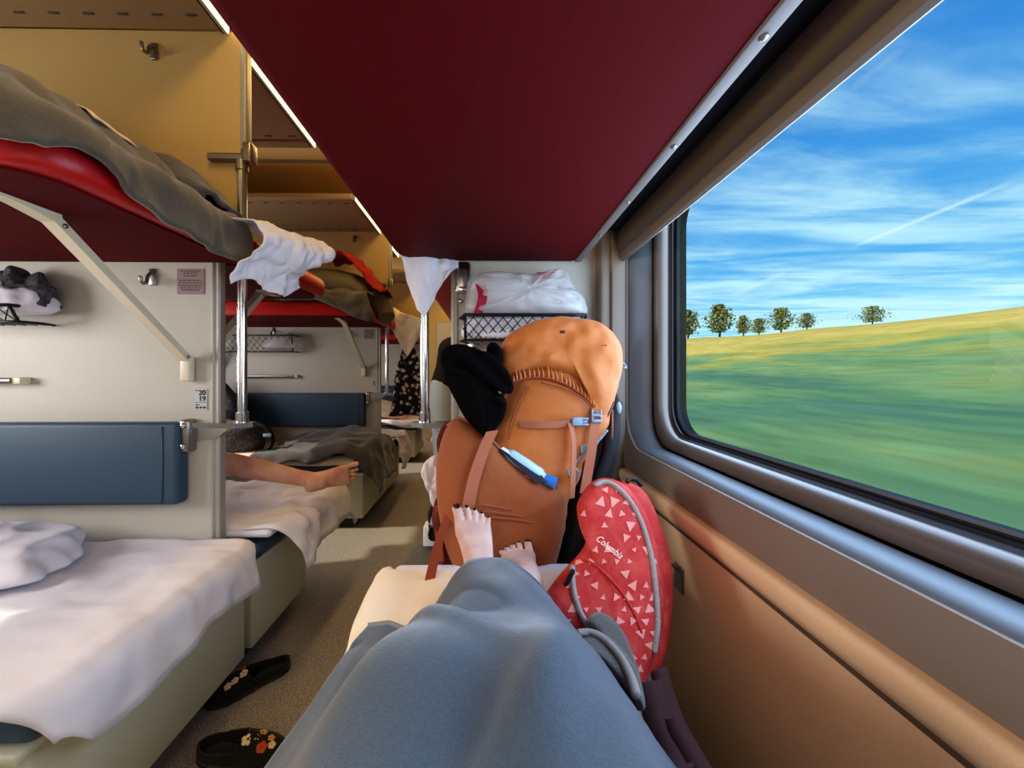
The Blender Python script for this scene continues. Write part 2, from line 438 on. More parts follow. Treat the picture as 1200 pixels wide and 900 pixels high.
# rounded ledge lip above the groove
prof = [(XR, zl-.046), (XR-.006, zl-.044), (XR-.012, zl-.03), (XR-.015, zl-.015), (XR-.012, zl-.003), (XR-.004, zl+.003), (XR+.02, zl+.003), (XR+.06, zl-.0)]
mb = MB(); mb.loft([[V((x, y, z)) for x, z in prof+[(XR+.06, zl-.046)]] for y in (YB, 1.32)])
struct(obj('trim_3', mb, M['tan'], auto=.9))
zt = Z0+.39                     # window box lower edge
mb = MB().box((XR+.03, YB, Z0+.57), (XR+.2, YE, ZC)).box((XR+.004, YB, zl), (XR+.2, WIN0-.2, ZC)).box((XR, 1.34, zl-.05), (XR+.2, YE, ZC))
struct(obj('wall_right_upper', mb, M['taupe'], smooth=False))
mb = MB().rbox((.395, 1.275, zl-.06), (XR+.02, 1.345, ZC-.35), .012)
mb.rbox((.43, 1.262, zl-.04), (XR+.01, 1.285, Z0+.5), .006)
struct(obj('trim_4', mb, M['taupe'], auto=.7))

# window assembly: nested rounded-rectangle loops in the YZ plane at growing depth
def rrect(x, y0, y1, z0, z1, r, n=9):
    pts = []
    for (cy, cz, a0) in ((y1-r, z1-r, 0), (y0+r, z1-r, 90), (y0+r, z0+r, 180), (y1-r, z0+r, 270)):
        for k in range(n+1):
            a = radians(a0+90*k/n); pts.append(V((x, cy+r*cos(a), cz+r*sin(a))))
    return pts
win = bpy.data.objects.new('window_1', None); C.objects.link(win); win.location = (.5, (WIN0+WIN1)/2, zl); struct(win)
zT = Z0+.62
def wl(x, dy, zb, r): return rrect(x, WIN0+(1.27-dy), dy, Z0+zb, zT-(1.27-dy)*.7, r)
# taupe casing plate, from wall plane to bright strip
mb = MB(); mb.loft([rrect(.478, WIN0-.12, 1.335, zl+.001, zT+.15, .03), wl(.470, 1.303, -.292, .13), wl(.484, 1.272, -.248, .12), wl(.50, 1.266, -.246, .12)], cap=False)
obj('casing', mb, M['taupe'], win, auto=.6)
mb = MB(); mb.loft([wl(.489, 1.271, -.2475, .121), wl(.492, 1.266, -.242, .12), wl(.510, 1.236, -.236, .115), wl(.540, 1.217, -.233, .11), wl(.548, 1.214, -.236, .11)], cap=False)
obj('bright_strip', mb, M['alu'], win, label='brushed silver inner strip', auto=.9)
rings = []
for k in range(11):
    a = radians(-35+215*k/10); cx_, cz_ = .568, -.212
    rx = .026
    x = cx_-rx*cos(a)*.9; off = rx*sin(a)
    zb = cz_+off*.85-.006; dy = 1.193-off*.75
    rings.append(wl(x, dy, zb, .10))
mb = MB(); mb.loft(rings, cap=False); obj('bulged_surround', mb, M['taupe_dark'], win)
mb = MB(); mb.loft([wl(.585, 1.186, -.204, .095), wl(.596, 1.180, -.196, .09), wl(.596, 1.176, -.192, .09), wl(.606, 1.175, -.191, .09), wl(.606, 1.172, -.188, .088), wl(.618, 1.171, -.187, .088)], cap=False)
obj('gasket', mb, M['gasket'], win, label='black rubber gasket', auto=.5)
mb = MB(); mb.loft([wl(.6075, 1.1735, -.1895, .088), wl(.607, 1.166, -.182, .084), wl(.616, 1.165, -.181, .084)], cap=False)
obj('glazing_bead', mb, M['alu'], win, label='thin silver bead around the glass', auto=.5)
gp = wl(.611, 1.172, -.188, .088)
mb = MB(); c = sum(gp, V())/len(gp); mb.add(gp+[c], [(len(gp), i, (i+1) % len(gp)) for i in range(len(gp))])
obj('pane', mb, M['glass'], win, smooth=False)
# roof-side body shell so the opening is closed round the frame
mb = MB(); mb.loft([rrect(.478, WIN0-.3, 1.40, -.2, ZC, .02), rrect(.64, WIN0-.3, 1.40, -.2, ZC, .02), wl(.64, 1.172, -.188, .088), wl(.612, 1.172, -.188, .088)], cap=False)
obj('outer_shell', mb, M['taupe_dark'], win, smooth=False)

# blind box over the window
t = thing('window_blind', 'taupe blind box above the big window with an added dark roll for gap shade', 'blind', (.47, .5, zt))
prof = [(.470, Z0+.503), (.452, Z0+.500), (.448, Z0+.43), (.452, Z0+.418), (.458, Z0+.413), (.457, Z0+.402), (.460, Z0+.388), (.468, Z0+.383), (.474, Z0+.386), (.476, Z0+.503)]
mb = MB(); mb.loft([[V((x, y, z)) for x, z in prof] for y in (-.5, 1.258)]); obj('blind_box', mb, M['valance'], t, auto=.6)
mb = MB(); mb.tube([(.432, -.5, Z0+.532), (.432, 1.25, Z0+.532)], .05, 20); obj('gap_shade_roll', mb, M['blind'], t, auto=.8)  # added roll; its dark colour makes the shade between bunk rail and box
mb = MB().rbox((.44, 1.252, Z0+.50), (.452, 1.258, Z0+.60), .002).rbox((.436, 1.252, Z0+.49), (.456, 1.258, Z0+.52), .002); obj('end_bracket', mb, M['alu'], t)

# ------------------------------------------------------------------ partitions
def partition(i, y, x0, x1, name, lab=None):
    t = thing(name, lab, 'partition', ((x0+x1)/2, y, 0)) if False else bpy.data.objects.new(name, None)
    return t
for i, y in enumerate(PY):
    xe = -.985 if i == 0 else -.95
    p = obj('wall_partition_%d' % (i+1), MB().box((XL, y, 0), (xe, y+.03, Z0+1.22)), M['partition'], smooth=False); struct(p)
    up = obj('upper_panel', MB().box((XL, y-.002, Z0+.48), (xe+.105, y+.032, Z0+1.22)), M['cream_warm_lit'], p, smooth=False)
    # extruded aluminium edge: two rounded ribs
    mb = MB().rbox((xe-.006, y+.003, 0), (xe+.03, y+.033, Z0+.47), .004).tube([(xe+.004, y+.006, 0), (xe+.004, y+.006, Z0+.47)], .0075, 8).tube([(xe+.024, y+.006, 0), (xe+.024, y+.006, Z0+.47)], .0075, 8)
    obj('edge_profile', mb, M['alu_soft'], p, auto=.9)
    mb = MB().rbox((xe+.10, y-.003, Z0+.80), (xe+.125, y+.033, Z0+1.22), .006)
    obj('edge_profile', mb, M['alu_soft'], p, auto=.9)
# side partition at the foot of the side bunk
for i, y in enumerate(PY[:2]):
    p = obj('wall_side_partition_%d' % (i+1), MB().box((-.11, y, 0), (XR+.02, y+.03, ZC)), M['partition'], smooth=False); struct(p)
    mb = MB().rbox((-.128, y-.003, 0), (-.10, y+.033, ZC), .006).tube([(-.118, y+.002, 0), (-.118, y+.002, ZC)], .006, 8)
    obj('edge_profile', mb, M['alu_soft'], p, auto=.9)

# ------------------------------------------------------------------ luggage shelves above the bunks
M['shelf_edge'] = M['alu_soft']
edge_glow_mat = light_mat('lit_edge_emission', (255, 230, 165), 2.6)  # emission for the shelf edges, imitating ceiling light on aluminium
shelf_lab = ['tan luggage shelf above the heaped taupe blanket, on the near side of the first partition', 'tan luggage shelf on the far side of the first partition', 'tan luggage shelf on the near side of the second partition', 'tan luggage shelf just past the second partition', 'tan luggage shelf before the last compartment wall']
for k, (ya, yb, front) in enumerate([(Y1-.62, Y1-.004, 0), (Y1+.036, Y1+.66, 1), (Y1+PITCH-.62, Y1+PITCH-.004, 0), (Y1+PITCH+.036, Y1+PITCH+.66, 1), (Y1+2*PITCH-.62, Y1+2*PITCH-.004, 0)]):
    z = Z0+1.22
    t = thing('luggage_shelf', shelf_lab[k], 'luggage shelf', (-1.8, (ya+yb)/2, z), 'luggage shelves over the upper bunks')
    obj('shelf_board', MB().rbox((XL, ya, z), (-.935, yb, z+.028), .006), M['shelf'], t, auto=.6)
    yl = ya if front == 0 else yb-.05
    mb = MB().rbox((XL, yl-.01 if front == 0 else yl, z-.012), (-.935, yl+.05 if front == 0 else yl+.06, z+.034), .012); obj('front_lip', mb, M['shelf'], t, auto=.6)
    base_slot = None
    for yy in ((yl+.075) if front == 0 else yl-.03, yb-.06 if front == 0 else ya+.06):
        for q in range(14):
            x = -1.02-q*.115
            if base_slot is None: base_slot = obj('vent_slot', MB().limb([(x, yy, z-.0005), (x+.03, yy, z-.0005)], [.0035, .0035], 8), M['kick'], t); ref = V((x, yy, 0))
            else:
                c = base_slot.copy(); C.objects.link(c); c.parent = t; c.location = base_slot.location+V((x, yy, 0))-ref
    obj('edge_trim', MB().rbox((-.937, ya, z-.012), (-.918, yb, z+.036), .004), M['alu_soft'], t, auto=.6)
    mb = MB().box((-.9385, ya+.004, z-.014), (-.9365, yb-.004, z+.030)); obj('shadow_gap', mb, M['gasket'], t, smooth=False)
    mb = MB().box((-.920, ya+.006, z-.0135), (-.9145, yb-.006, z+.020)); obj('lit_edge_glow', mb, edge_glow_mat, t, smooth=False, label='aluminium shelf edge made to glow as if lit from the ceiling')  # no lamp: the lit look of the aluminium edge is done by glow
# ------------------------------------------------------------------ bunks
X_END = -.84
UZ = Z0+.40                    # underside of the upper bunks
def upper_bunk(yw, s, label, col=None):
    """s=-1: on the near side of the wall at yw, s=+1: beyond it"""
    ya, yb = (yw-.63, yw-.004) if s < 0 else (yw+.034, yw+.66)
    t = thing('upper_bunk', label, 'bunk', (-1.7, (ya+yb)/2, UZ), 'red upper bunks')
    # rounded plan, thick padded slab
    def plan(off, z):
        x0, x1, a, b = XL, X_END+off, ya-off*.2 if s < 0 else ya, yb if s < 0 else yb+off*.2
        r = .09; pts = []
        fa, fb = (r, .02) if s < 0 else (.02, r)
        for (cx, cy, a0, rr) in ((x1-fb, b-fb, 0, fb), (x0+.01, b-.01, 90, .01), (x0+.01, a+.01, 180, .01), (x1-fa, a+fa, 270, fa)):
            for k in range(7):
                q = radians(a0+90*k/6); pts.append(V((cx+rr*cos(q), cy+rr*sin(q), z)))
        return pts
    mb = MB(); mb.loft([plan(-.03, UZ+.0), plan(-.01, UZ+.003), plan(0, UZ+.014), plan(.004, UZ+.04), plan(0, UZ+.07), plan(-.012, UZ+.086), plan(-.04, UZ+.094)])
    obj('cushion', mb, M['red'], t, auto=1.2)
    mb = MB(); mb.loft([plan(-.045, UZ-.006), plan(-.045, UZ+.002)]); obj('underside_board', mb, M['red_shaded'], t, smooth=False)
    for xs in (-1.075, -2.3):
        f = V((xs, yw-.43 if s < 0 else yw+.46, UZ-.003)); w = V((xs+.02, yw-.03 if s < 0 else yw+.06, Z0+.05)); dr = (w-f).normalized()
        side = V((.017, 0, 0)); up = dr.cross(side).normalized()*.011
        mb = MB(); mb.loft([[p-side-up, p+side-up, p+side+up, p-side+up] for p in (f+dr*.02, f+dr*.10, w)])
        q = obj('support_strut', mb, M['strut'], t, smooth=False)
        m2 = MB(); yf = f.y; d0 = V((0, -1 if s < 0 else 1, 0))
        m2.loft([[p-side*1.05-V((0, 0, h)), p+side*1.05-V((0, 0, h)), p+side*1.05+V((0, 0, .004)), p-side*1.05+V((0, 0, .004))] for p, h in ((f+d0*.12, .004), (f+d0*.05, .012), (f-d0*.03, .03))])
        obj('hinge_plate', m2, M['strut'], q, smooth=False)
        obj('pin', MB().ell(f+dr*.045+V((.02, 0, 0)), .003, .006, .006), M['steel_dk'], q); obj('pin', MB().ell(w-dr*.01+V((.02, 0, 0)), .003, .006, .006), M['steel_dk'], q)
        yy = yw if s < 0 else yw+.03
        m2 = MB().rbox((xs-.0, min(yy, w.y)+(.003 if s > 0 else 0), Z0-.03), (xs+.038, max(yy, w.y)-(.003 if s < 0 else 0), Z0+.058), .008); obj('wall_foot', m2, M['strut'], q, auto=.6)
    return t

def lower_bunk(yw, s, label, yl=None, xb=None):
    ya, yb = (yw-.63, yw-.004) if s < 0 else (yw+.034, yw+.66)
    t = thing('lower_bunk', label, 'bunk', (-1.7, (ya+yb)/2, 0), 'lower bunks')
    y0 = ya; y1 = yb if s < 0 else yb-.22
    obj('base_box', MB().rbox((XL, y0, .075), (-.862, y1, .375), .006), M['base'], t, auto=.6)
    obj('lid_board', MB().rbox((XL, ya-.03 if s < 0 else ya, .378), (-.848, y1+(.0 if s < 0 else .03), .398), .006), M['base'], t, auto=.6)
    obj('kick_plate', MB().box((XL, y0+.05, 0), (-.93, y1, .078)), M['kick'], t, smooth=False)
    obj('seat_cushion', MB().rbox((XL+.01, ya-.02 if s < 0 else ya, .40), (-.835, yb if s < 0 else yb+.02, .455), .022), M['blue'], t, auto=1.0)
    return t

upper_bunk(PY[0], -1, 'red upper bunk holding the heaped taupe blanket, above the crumpled duvet cover')
upper_bunk(PY[0], 1, 'red upper bunk behind the first partition, seen between the chrome pole and partition edge')
upper_bunk(PY[1], -1, 'red upper bunk with a bright glossy front edge under an olive sleeping bag')
upper_bunk(PY[1], 1, 'red upper bunk just past the second partition, behind the floral dress')
upper_bunk(PY[2], -1, 'red upper bunk in the last compartment under pale bedding')
lower_bunk(PY[0], -1, 'cream lower bunk with the black slippers on the floor beside it')
lower_bunk(PY[0], 1, 'cream lower bunk behind the first partition, under the bare foot')
lower_bunk(PY[1], -1, 'cream lower bunk under the charcoal blanket')
lower_bunk(PY[1], 1, 'cream lower bunk past the second partition, under rumpled white bedding')
lower_bunk(PY[2], -1, 'cream lower bunk by the reclining legs, its white sheet hanging into the aisle')

def backrest(yw, s, xr, label):
    t = MB(); y0, y1 = (yw-.055, yw-.001) if s < 0 else (yw+.031, yw+.085)
    z0, z1 = Z0-.455, Z0-.172
    def ring(x, g): return [V((x, y0+g if s < 0 else y0, z0+g)), V((x, y1 if s < 0 else y1-g, z0+g)), V((x, y1 if s < 0 else y1-g, z1-g)), V((x, y0+g if s < 0 else y0, z1-g))]
    o = obj('backrest', MB().rbox((XL+.05, y0, z0), (xr, y1, z1), .014, 4), M['blue'], auto=.8)
    obj('seam', MB().tube([(xr-.05, y0-.001, z0+.012), (xr-.048, y0-.0015, (z0+z1)/2), (xr-.05, y0-.001, z1-.012)], .0022, 6), M['blue'], o)
    return tag(o, label, 'backrest', 'navy padded backrests')
backrest(PY[0], -1, -1.06, 'navy padded backrest on the first partition, above the crumpled white duvet cover')
backrest(PY[1], -1, -1.04, 'navy padded backrest on the second partition, above the charcoal blanket')
backrest(PY[2], -1, -1.04, 'grey navy backrest on the last partition, above the reclining legs')

# side upper bunk (overhead) and side lower bunk
M['taupe_rail'] = mat('grey_taupe_rail', (124, 116, 112), .5, .2)
t = thing('side_bunk', 'dark red upper bunk directly overhead beside the window', 'bunk', (0, .4, UZ))
def plan2(off, z):
    x0, x1, a, b = -.305-off, .315, -.57, 1.318; r = .085; pts = []
    for (cx, cy, a0, rr) in ((x1-.02, b-.02, 0, .02), (x0+r, b-r, 90, r), (x0+.02, a+.02, 180, .02), (x1-.02, a+.02, 270, .02)):
        for k in range(7):
            q = radians(a0+90*k/6); pts.append(V((cx+rr*cos(q), cy+rr*sin(q), z)))
    return pts
mb = MB(); mb.loft([plan2(-.02, UZ), plan2(-.004, UZ+.004), plan2(0, UZ+.016), plan2(0, UZ+.07), plan2(-.02, UZ+.088)]); obj('cushion', mb, M['red_shaded'], t, auto=1.2)
obj('edge_rail', MB().rbox((.3155, -.57, UZ-.004), (.338, 1.318, UZ+.03), .003), M['taupe_rail'], t, auto=.6)
for y in (.24, .43, .64, .85, 1.06, 1.24):
    obj('screw', MB().ell((.327, y, UZ-.005), .0055, .0055, .002).ell((.327, y, UZ-.0065), .003, .003, .0015), M['steel_dk'], t)
t = thing('side_bunk', 'cream lower side bunk under the grey blanket and orange backpack', 'bunk', (.1, .4, 0))
obj('base_box', MB().rbox((-.20, -.56, .08), (.275, 1.13, .50), .008), M['base'], t, auto=.6)
obj('kick_plate', MB().box((-.15, -.55, 0), (.27, 1.12, .08)), M['kick'], t, smooth=False)
BZ = Z0-.462                  # top of the viewer's bedding
def plan3(x0, x1, a, b, r, z):
    pts = []
    for (cx, cy, a0) in ((x1-.02, b-.02, 0), (x0+r, b-r, 90), (x0+r, a+r, 180), (x1-.02, a+.02, 270)):
        rr = .02 if cx > 0.2 else r
        for k in range(6):
            q = radians(a0+90*k/5); pts.append(V((cx+rr*cos(q), cy+rr*sin(q), z)))
    return pts
mb = MB(); mb.loft([plan3(-.215, .285, -.56, 1.145, .05, z) for z in (.503, .51)]+[plan3(-.225, .285, -.56, 1.15, .06, z) for z in (.52, .565)]+[plan3(-.205, .275, -.55, 1.14, .06, .578)])
obj('seat_cushion', mb, M['seat_grey'], t, auto=.8, label='dark grey vinyl seat cushion')
# a side seat beyond the partition
t = thing('side_bunk', 'cream lower side bunk beyond the side partition, next to the person standing', 'bunk', (.1, 2.3, 0))
obj('base_box', MB().rbox((-.18, 1.39, .08), (XR-.006, 3.2, .46), .008), M['base'], t, auto=.6)
obj('seat_cushion', MB().rbox((-.20, 1.39, .462), (XR-.006, 3.2, .53), .02), M['seat_grey'], t, auto=.8)
t = thing('side_bunk', 'red upper side bunk beyond the side partition', 'bunk', (.1, 2.3, UZ))
obj('cushion', MB().rbox((-.29, 1.39, UZ), (.33, 3.2, UZ+.09), .03), M['red'], t, auto=.8)

# ------------------------------------------------------------------ grab poles
def grab_pole(x, y, xw, label, lower=True):
    """chrome climbing pole on brackets that reach out of the partition edge at xw"""
    t = thing('grab_pole', label, 'pole', (x, y, Z0-.12), 'chrome climbing poles on the partition edges')
    zb, ztop = Z0-.175, Z0+.755
    obj('pole', MB().tube([(x, y, zb), (x, y, ztop)], .0155, 18), M['steel'], t, auto=.8)
    obj('collar', MB().tube([(x, y, zb), (x, y, zb+.035)], .021, 18), M['steel'], t, auto=.8)
    obj('collar', MB().tube([(x, y, ztop-.035), (x, y, ztop)], .021, 18), M['steel_dk'], t, auto=.8)
    s = 1 if x > xw else -1
    mb = MB(); zz = zb-.018
    pts = [(xw-s*.055, y), (xw+s*.02, y-.006), (x, y-.012), (x+s*.045, y)]
    ring = []
    for (px, py), hw in zip(pts, (.024, .026, .026, .012)):
        ring.append([V((px, py-hw, zz)), V((px, py+hw, zz)), V((px, py+hw, zz+.018)), V((px, py-hw, zz+.018))])
    mb.loft(ring); obj('step_plate', mb, M['steel'], t, auto=.5)
    mb = MB(); mb.loft([[V((px, y-h, zz-d)), V((px, y+h, zz-d)), V((px, y+h, zz)), V((px, y-h, zz))] for px, d, h in ((xw-s*.05, .05, .010), (xw, .042, .010), (xw+s*.035, .034, .009), (xw+s*.07, .004, .008))])
    obj('gusset', mb, M['steel'], t, auto=.5)
    mb = MB().rbox((xw-.085 if s > 0 else xw+.05, y-.035, zz-.085), (xw-.05 if s > 0 else xw+.085, y+.01, zz+.03), .009)
    mp = obj('mounting_plate', mb, M['steel_dk'], t, auto=.6)
    xm = xw-s*.067
    for dz in (-.062, .01): obj('bolt', MB().ell((xm, y-.038, zz+dz), .009, .004, .009), M['steel'], mp)
    mb = MB().rbox((min(xw-s*.0, x-s*.1), y-.02, ztop-.004), (max(xw, x+s*.04), y+.014, ztop+.022), .006).rbox((min(x+s*.012, x+s*.045), y-.024, ztop-.012), (max(x+s*.012, x+s*.045), y+.02, ztop+.06), .008)
    obj('top_bracket', mb, M['steel_dk'], t, auto=.6)
    return t
grab_pole(-.872, Y1-.005, -.985, 'chrome climbing pole on the first partition, beside the hanging white sheet')
grab_pole(-.862, Y1+PITCH-.005, -.95, 'slim chrome climbing pole on the second partition edge, farther along the aisle')
t = grab_pole(-.222, Y1-.01, -.12, 'chrome climbing pole under the hanging white cloth, beside the orange backpack')

# ------------------------------------------------------------------ small fittings on the partitions
def hook(x, y, z, label, up=False):
    t = thing('coat_hook', label, 'hook', (x, y, z), 'coat hooks on the partitions')
    obj('back_plate', MB().rbox((x-.012, y-.008, z-.03), (x+.012, y, z+.03), .004), M['steel_dk'], t, auto=.6)
    obj('hook_arm', MB().tube(smooth_path([(x, y-.006, z+.015), (x, y-.022, z), (x, y-.028, z-.025), (x, y-.045, z-.03), (x, y-.052, z-.008)], 4), .0055, 8), M['steel_dk'], t)
    return t
p = W(180, 325, Y1); hook(p.x, Y1, p.z, 'metal coat hook on the first partition under the taupe blanket bunk')
p = W(182, 62, Y1); hook(p.x, Y1-.002, p.z, 'metal coat hook on the cream panel above the heaped taupe blanket')
p = W(410, 391, PY[1]); hook(p.x, PY[1], p.z, 'metal coat hook on the second partition beside the pale strut')
p = W(416, 280, PY[1]); hook(p.x, PY[1]-.002, p.z, 'metal coat hook on the cream panel above the red cloth')
p = W(321, 388, PY[1]); hook(p.x, PY[1], p.z, 'metal coat hook right above the far mesh pocket')

def panel_xz(name, x0, x1, z0, z1, y, m, parent=None, th=.003):
    return obj(name, MB().rbox((min(x0, x1), y-th, min(z0, z1)), (max(x0, x1), y, max(z0, z1)), .001, 1), m, parent, smooth=False)
def text_mesh(name, s, size, m, parent, at, rot=None, align='CENTER', bold=0.0, ext=.0006):
    cu = bpy.data.curves.new(name, 'FONT'); cu.body = s; cu.size = size; cu.align_x = align; cu.align_y = 'CENTER'; cu.extrude = ext; cu.offset = bold
    o = bpy.data.objects.new(name, cu); C.objects.link(o)
    dg = bpy.context.evaluated_depsgraph_get(); dg.update(); me = bpy.data.meshes.new_from_object(o.evaluated_get(dg))
    bpy.data.objects.remove(o); bpy.data.curves.remove(cu)
    q = bpy.data.objects.new(name, me); C.objects.link(q); me.materials.clear(); me.materials.append(m)
    if parent: q.parent = parent; q.location = V(at)-world_loc(parent)
    else: q.location = at
    q.rotation_euler = rot or (pi/2, 0, 0)
    return q
# placard on the first partition
a = W(208, 315, Y1); b = W(240, 345, Y1)
pl = panel_xz('placard', a.x, b.x, b.z, a.z, Y1, M['plate']); tag(pl, 'small purplish printed placard on the first partition near its edge', 'sign')
mb = MB(); wdt = b.x-a.x; h = a.z-b.z
for k, (f, hw, th) in enumerate([(.10, .36, .014), (.18, .25, .012), (.28, .24, .012), (.46, .40, .012), (.56, .42, .012), (.66, .42, .012), (.75, .36, .012), (.84, .33, .012)]):
    cx_ = (a.x+b.x)/2; z = a.z-h*f
    n = 6; x = cx_-wdt*hw
    while x < cx_+wdt*hw:
        w = random.uniform(.006, .016); mb.box((x, Y1-.0036, z-h*.022), (min(x+w, cx_+wdt*hw), Y1-.0032, z+h*.022)); x += w+.003
obj('printed_lettering', mb, mat('purple_print', (96, 74, 78), .7), pl, smooth=False)
# berth number sticker 20 / 19
a = W(228.5, 455.5, Y1); b = W(243.5, 480.5, Y1)
st = panel_xz('berth_sign', a.x, b.x, b.z, a.z, Y1, M['sticker']); tag(st, 'grey berth number sticker reading 20 and 19 on the first partition', 'sign')
h = a.z-b.z; cxs = a.x+(b.x-a.x)*.62
text_mesh('number_lettering', '20', h*.33, M['letter'], st, (cxs, Y1-.0036, a.z-h*.19), bold=.0004)
text_mesh('number_lettering', '19', h*.33, M['letter'], st, (cxs, Y1-.0036, a.z-h*.47), bold=.0004)
text_mesh('small_text', '20  19  20', h*.11, M['letter'], st, ((a.x+b.x)/2, Y1-.0036, a.z-h*.88), bold=.0005)
mb = MB().box((a.x+.002, Y1-.0036, a.z-h*.645), (b.x-.002, Y1-.0032, a.z-h*.63)).box((a.x+.004, Y1-.0036, a.z-h*.77), (a.x+.018, Y1-.0032, a.z-h*.73)).box((a.x+.003, Y1-.0036, a.z-h*.10), (a.x+.012, Y1-.0032, a.z-h*.06))
obj('printed_lettering', mb, M['letter'], st, smooth=False)
a = W(427, 386, PY[1]); b = W(438, 397, PY[1])
pl = panel_xz('placard', a.x, b.x, b.z, a.z, PY[1], M['plate']); tag(pl, 'small purplish placard on the second partition beside its edge', 'sign')
a = W(434.5, 445, PY[1]); b = W(440.5, 454, PY[1])
st = panel_xz('berth_sign', a.x, b.x, b.z, a.z, PY[1], M['sticker']); tag(st, 'tiny grey berth number sticker on the second partition', 'sign')
obj('digit_lettering', MB().box((a.x+.022, PY[1]-.0036, a.z-.032), (a.x+.027, PY[1]-.0032, a.z-.01)).box((a.x+.032, PY[1]-.0036, a.z-.032), (a.x+.037, PY[1]-.0032, a.z-.01)).box((a.x+.022, PY[1]-.0036, a.z-.05), (a.x+.027, PY[1]-.0032, a.z-.037)).box((a.x+.032, PY[1]-.0036, a.z-.05), (a.x+.037, PY[1]-.0032, a.z-.037)), M['letter'], st, smooth=False)
a = W(486, 404, PY[2]); b = W(492, 411, PY[2])
pl = panel_xz('placard', a.x, b.x, b.z, a.z, PY[2], M['plate']); tag(pl, 'tiny placard on the last partition behind the floral dress', 'sign')
# towel rails
def rail(px0, px1, py, y, label, end=True):
    a = W(px0, py, y); b = W(px1, py, y)
    t = thing('towel_rail', label, 'rail', ((a.x+b.x)/2, y, a.z))
    obj('bar', MB().tube([(a.x, y-.03, a.z), (b.x-.03, y-.03, a.z)], .011, 10), M['steel_dk'], t, auto=.8)
    obj('end_mount', MB().rbox((b.x-.045, y-.034, a.z-.012), (b.x, y, a.z+.012), .005), M['strut'], t, auto=.6)
    obj('end_mount', MB().rbox((a.x-.02, y-.034, a.z-.012), (a.x+.02, y, a.z+.012), .005), M['strut'], t, auto=.6)
rail(-120, 38, 446, Y1, 'dark towel rail on the first partition above the backrest')
rail(286, 351, 441, PY[1], 'thin towel rail on the second partition under the mesh pocket')

def net_rack(x0, x1, z, y, depth, h, label, cell=.045):
    t = thing('net_pocket', label, 'rack', ((x0+x1)/2, y, z))
    def loop(zz, d):
        pts = [(x0+.02, y-.004, zz), (x0, y-d*.5, zz), (x0+.02, y-d, zz), (x0+.06, y-d, zz), (x1-.06, y-d, zz), (x1-.02, y-d, zz), (x1, y-d*.5, zz), (x1-.02, y-.004, zz)]
        return pts
    mb = MB(); mb.tube(loop(z+h, depth), .0055, 8); mb.tube(loop(z, depth*.8), .0045, 8)
    for x in (x0+.02, x1-.02): mb.tube([(x, y-depth, z+h), (x, y-depth*.8, z)], .0045, 8)
    obj('wire_frame', mb, M['mesh_wire'], t)
    mb = MB(); w = x1-x0; n = int(w/cell)+1
    for k in range(-n, 2*n):
        for sgn in (1, -1):
            xa = x0+.015+k*cell; xb = xa+sgn*h*.9
            ta, tb = 0.0, 1.0
            lo, hi = x0+.012, x1-.012
            def at(tt): return V((xa+(xb-xa)*tt, y-depth*(.8+.2*tt)-.002*0, z+h*tt))
            if xa < lo: 
                if xb <= lo: continue
                ta = (lo-xa)/(xb-xa)
            if xa > hi:
                if xb >= hi: continue
                ta = (hi-xa)/(xb-xa)
            if xb < lo: tb = (lo-xa)/(xb-xa)
            if xb > hi: tb = (hi-xa)/(xb-xa)
            if tb-ta < .05: continue
            mb.tube([at(ta), at(tb)], .0018, 5)
    for k in range(n+1):
        x = x0+.015+k*cell*.95
        if x < x1-.01: mb.tube([(x, y-.004, z), (x, y-depth*.8, z)], .0018, 5)
    obj('netting', mb, M['mesh_wire'], t)
    return t
a = W(288, 412, PY[1]-.12); b = W(345, 393, PY[1]-.12)
net_rack(a.x-.25, b.x, a.z, PY[1], .13, b.z-a.z, 'black mesh pocket on the second partition, holding a crumpled bag', .05)
a = W(0, 376, Y1-.12); b = W(22, 358, Y1-.12)
net_rack(a.x-.3, b.x, a.z, Y1, .13, .05, 'dark wire pocket on the first partition, partly out of frame', .04)
a = W(538, 398, Y1-.13); b = W(692, 370, Y1-.13)
net_rack(a.x, b.x, a.z, Y1, .145, b.z-a.z, 'black wire net rack on the side partition behind the backpack', .032)
# chrome latch and clip by the side bunk corner
p = W(543, 328, Y1)
t = thing('bunk_latch', 'chrome bunk latch on the side partition above the net rack', 'latch', (p.x, Y1, p.z))
obj('housing', MB().rbox((p.x-.028, Y1-.03, p.z-.055), (p.x+.028, Y1, p.z+.06), .014), M['steel'], t, auto=.8)
obj('lever', MB().rbox((p.x-.014, Y1-.045, p.z-.04), (p.x+.014, Y1-.028, p.z+.03), .007), M['steel_dk'], t, auto=.8)
obj('screw', MB().ell((p.x-.01, Y1-.006, p.z-.078), .009, .005, .009), M['steel'], t)
p = W(555, 405, Y1)
t = thing('rack_clip', 'small chrome clip under the net rack on the side partition', 'clip', (p.x, Y1, p.z))
obj('clip_body', MB().rbox((p.x-.02, Y1-.02, p.z-.012), (p.x+.02, Y1, p.z+.012), .005), M['steel'], t, auto=.6)
obj('clip_loop', MB().tube([(p.x+.055+.014*cos(a_), Y1-.01, p.z+.012*sin(a_)) for a_ in [2*pi*k/12 for k in range(12)]], .0025, 6, loop=True), M['steel'], t)
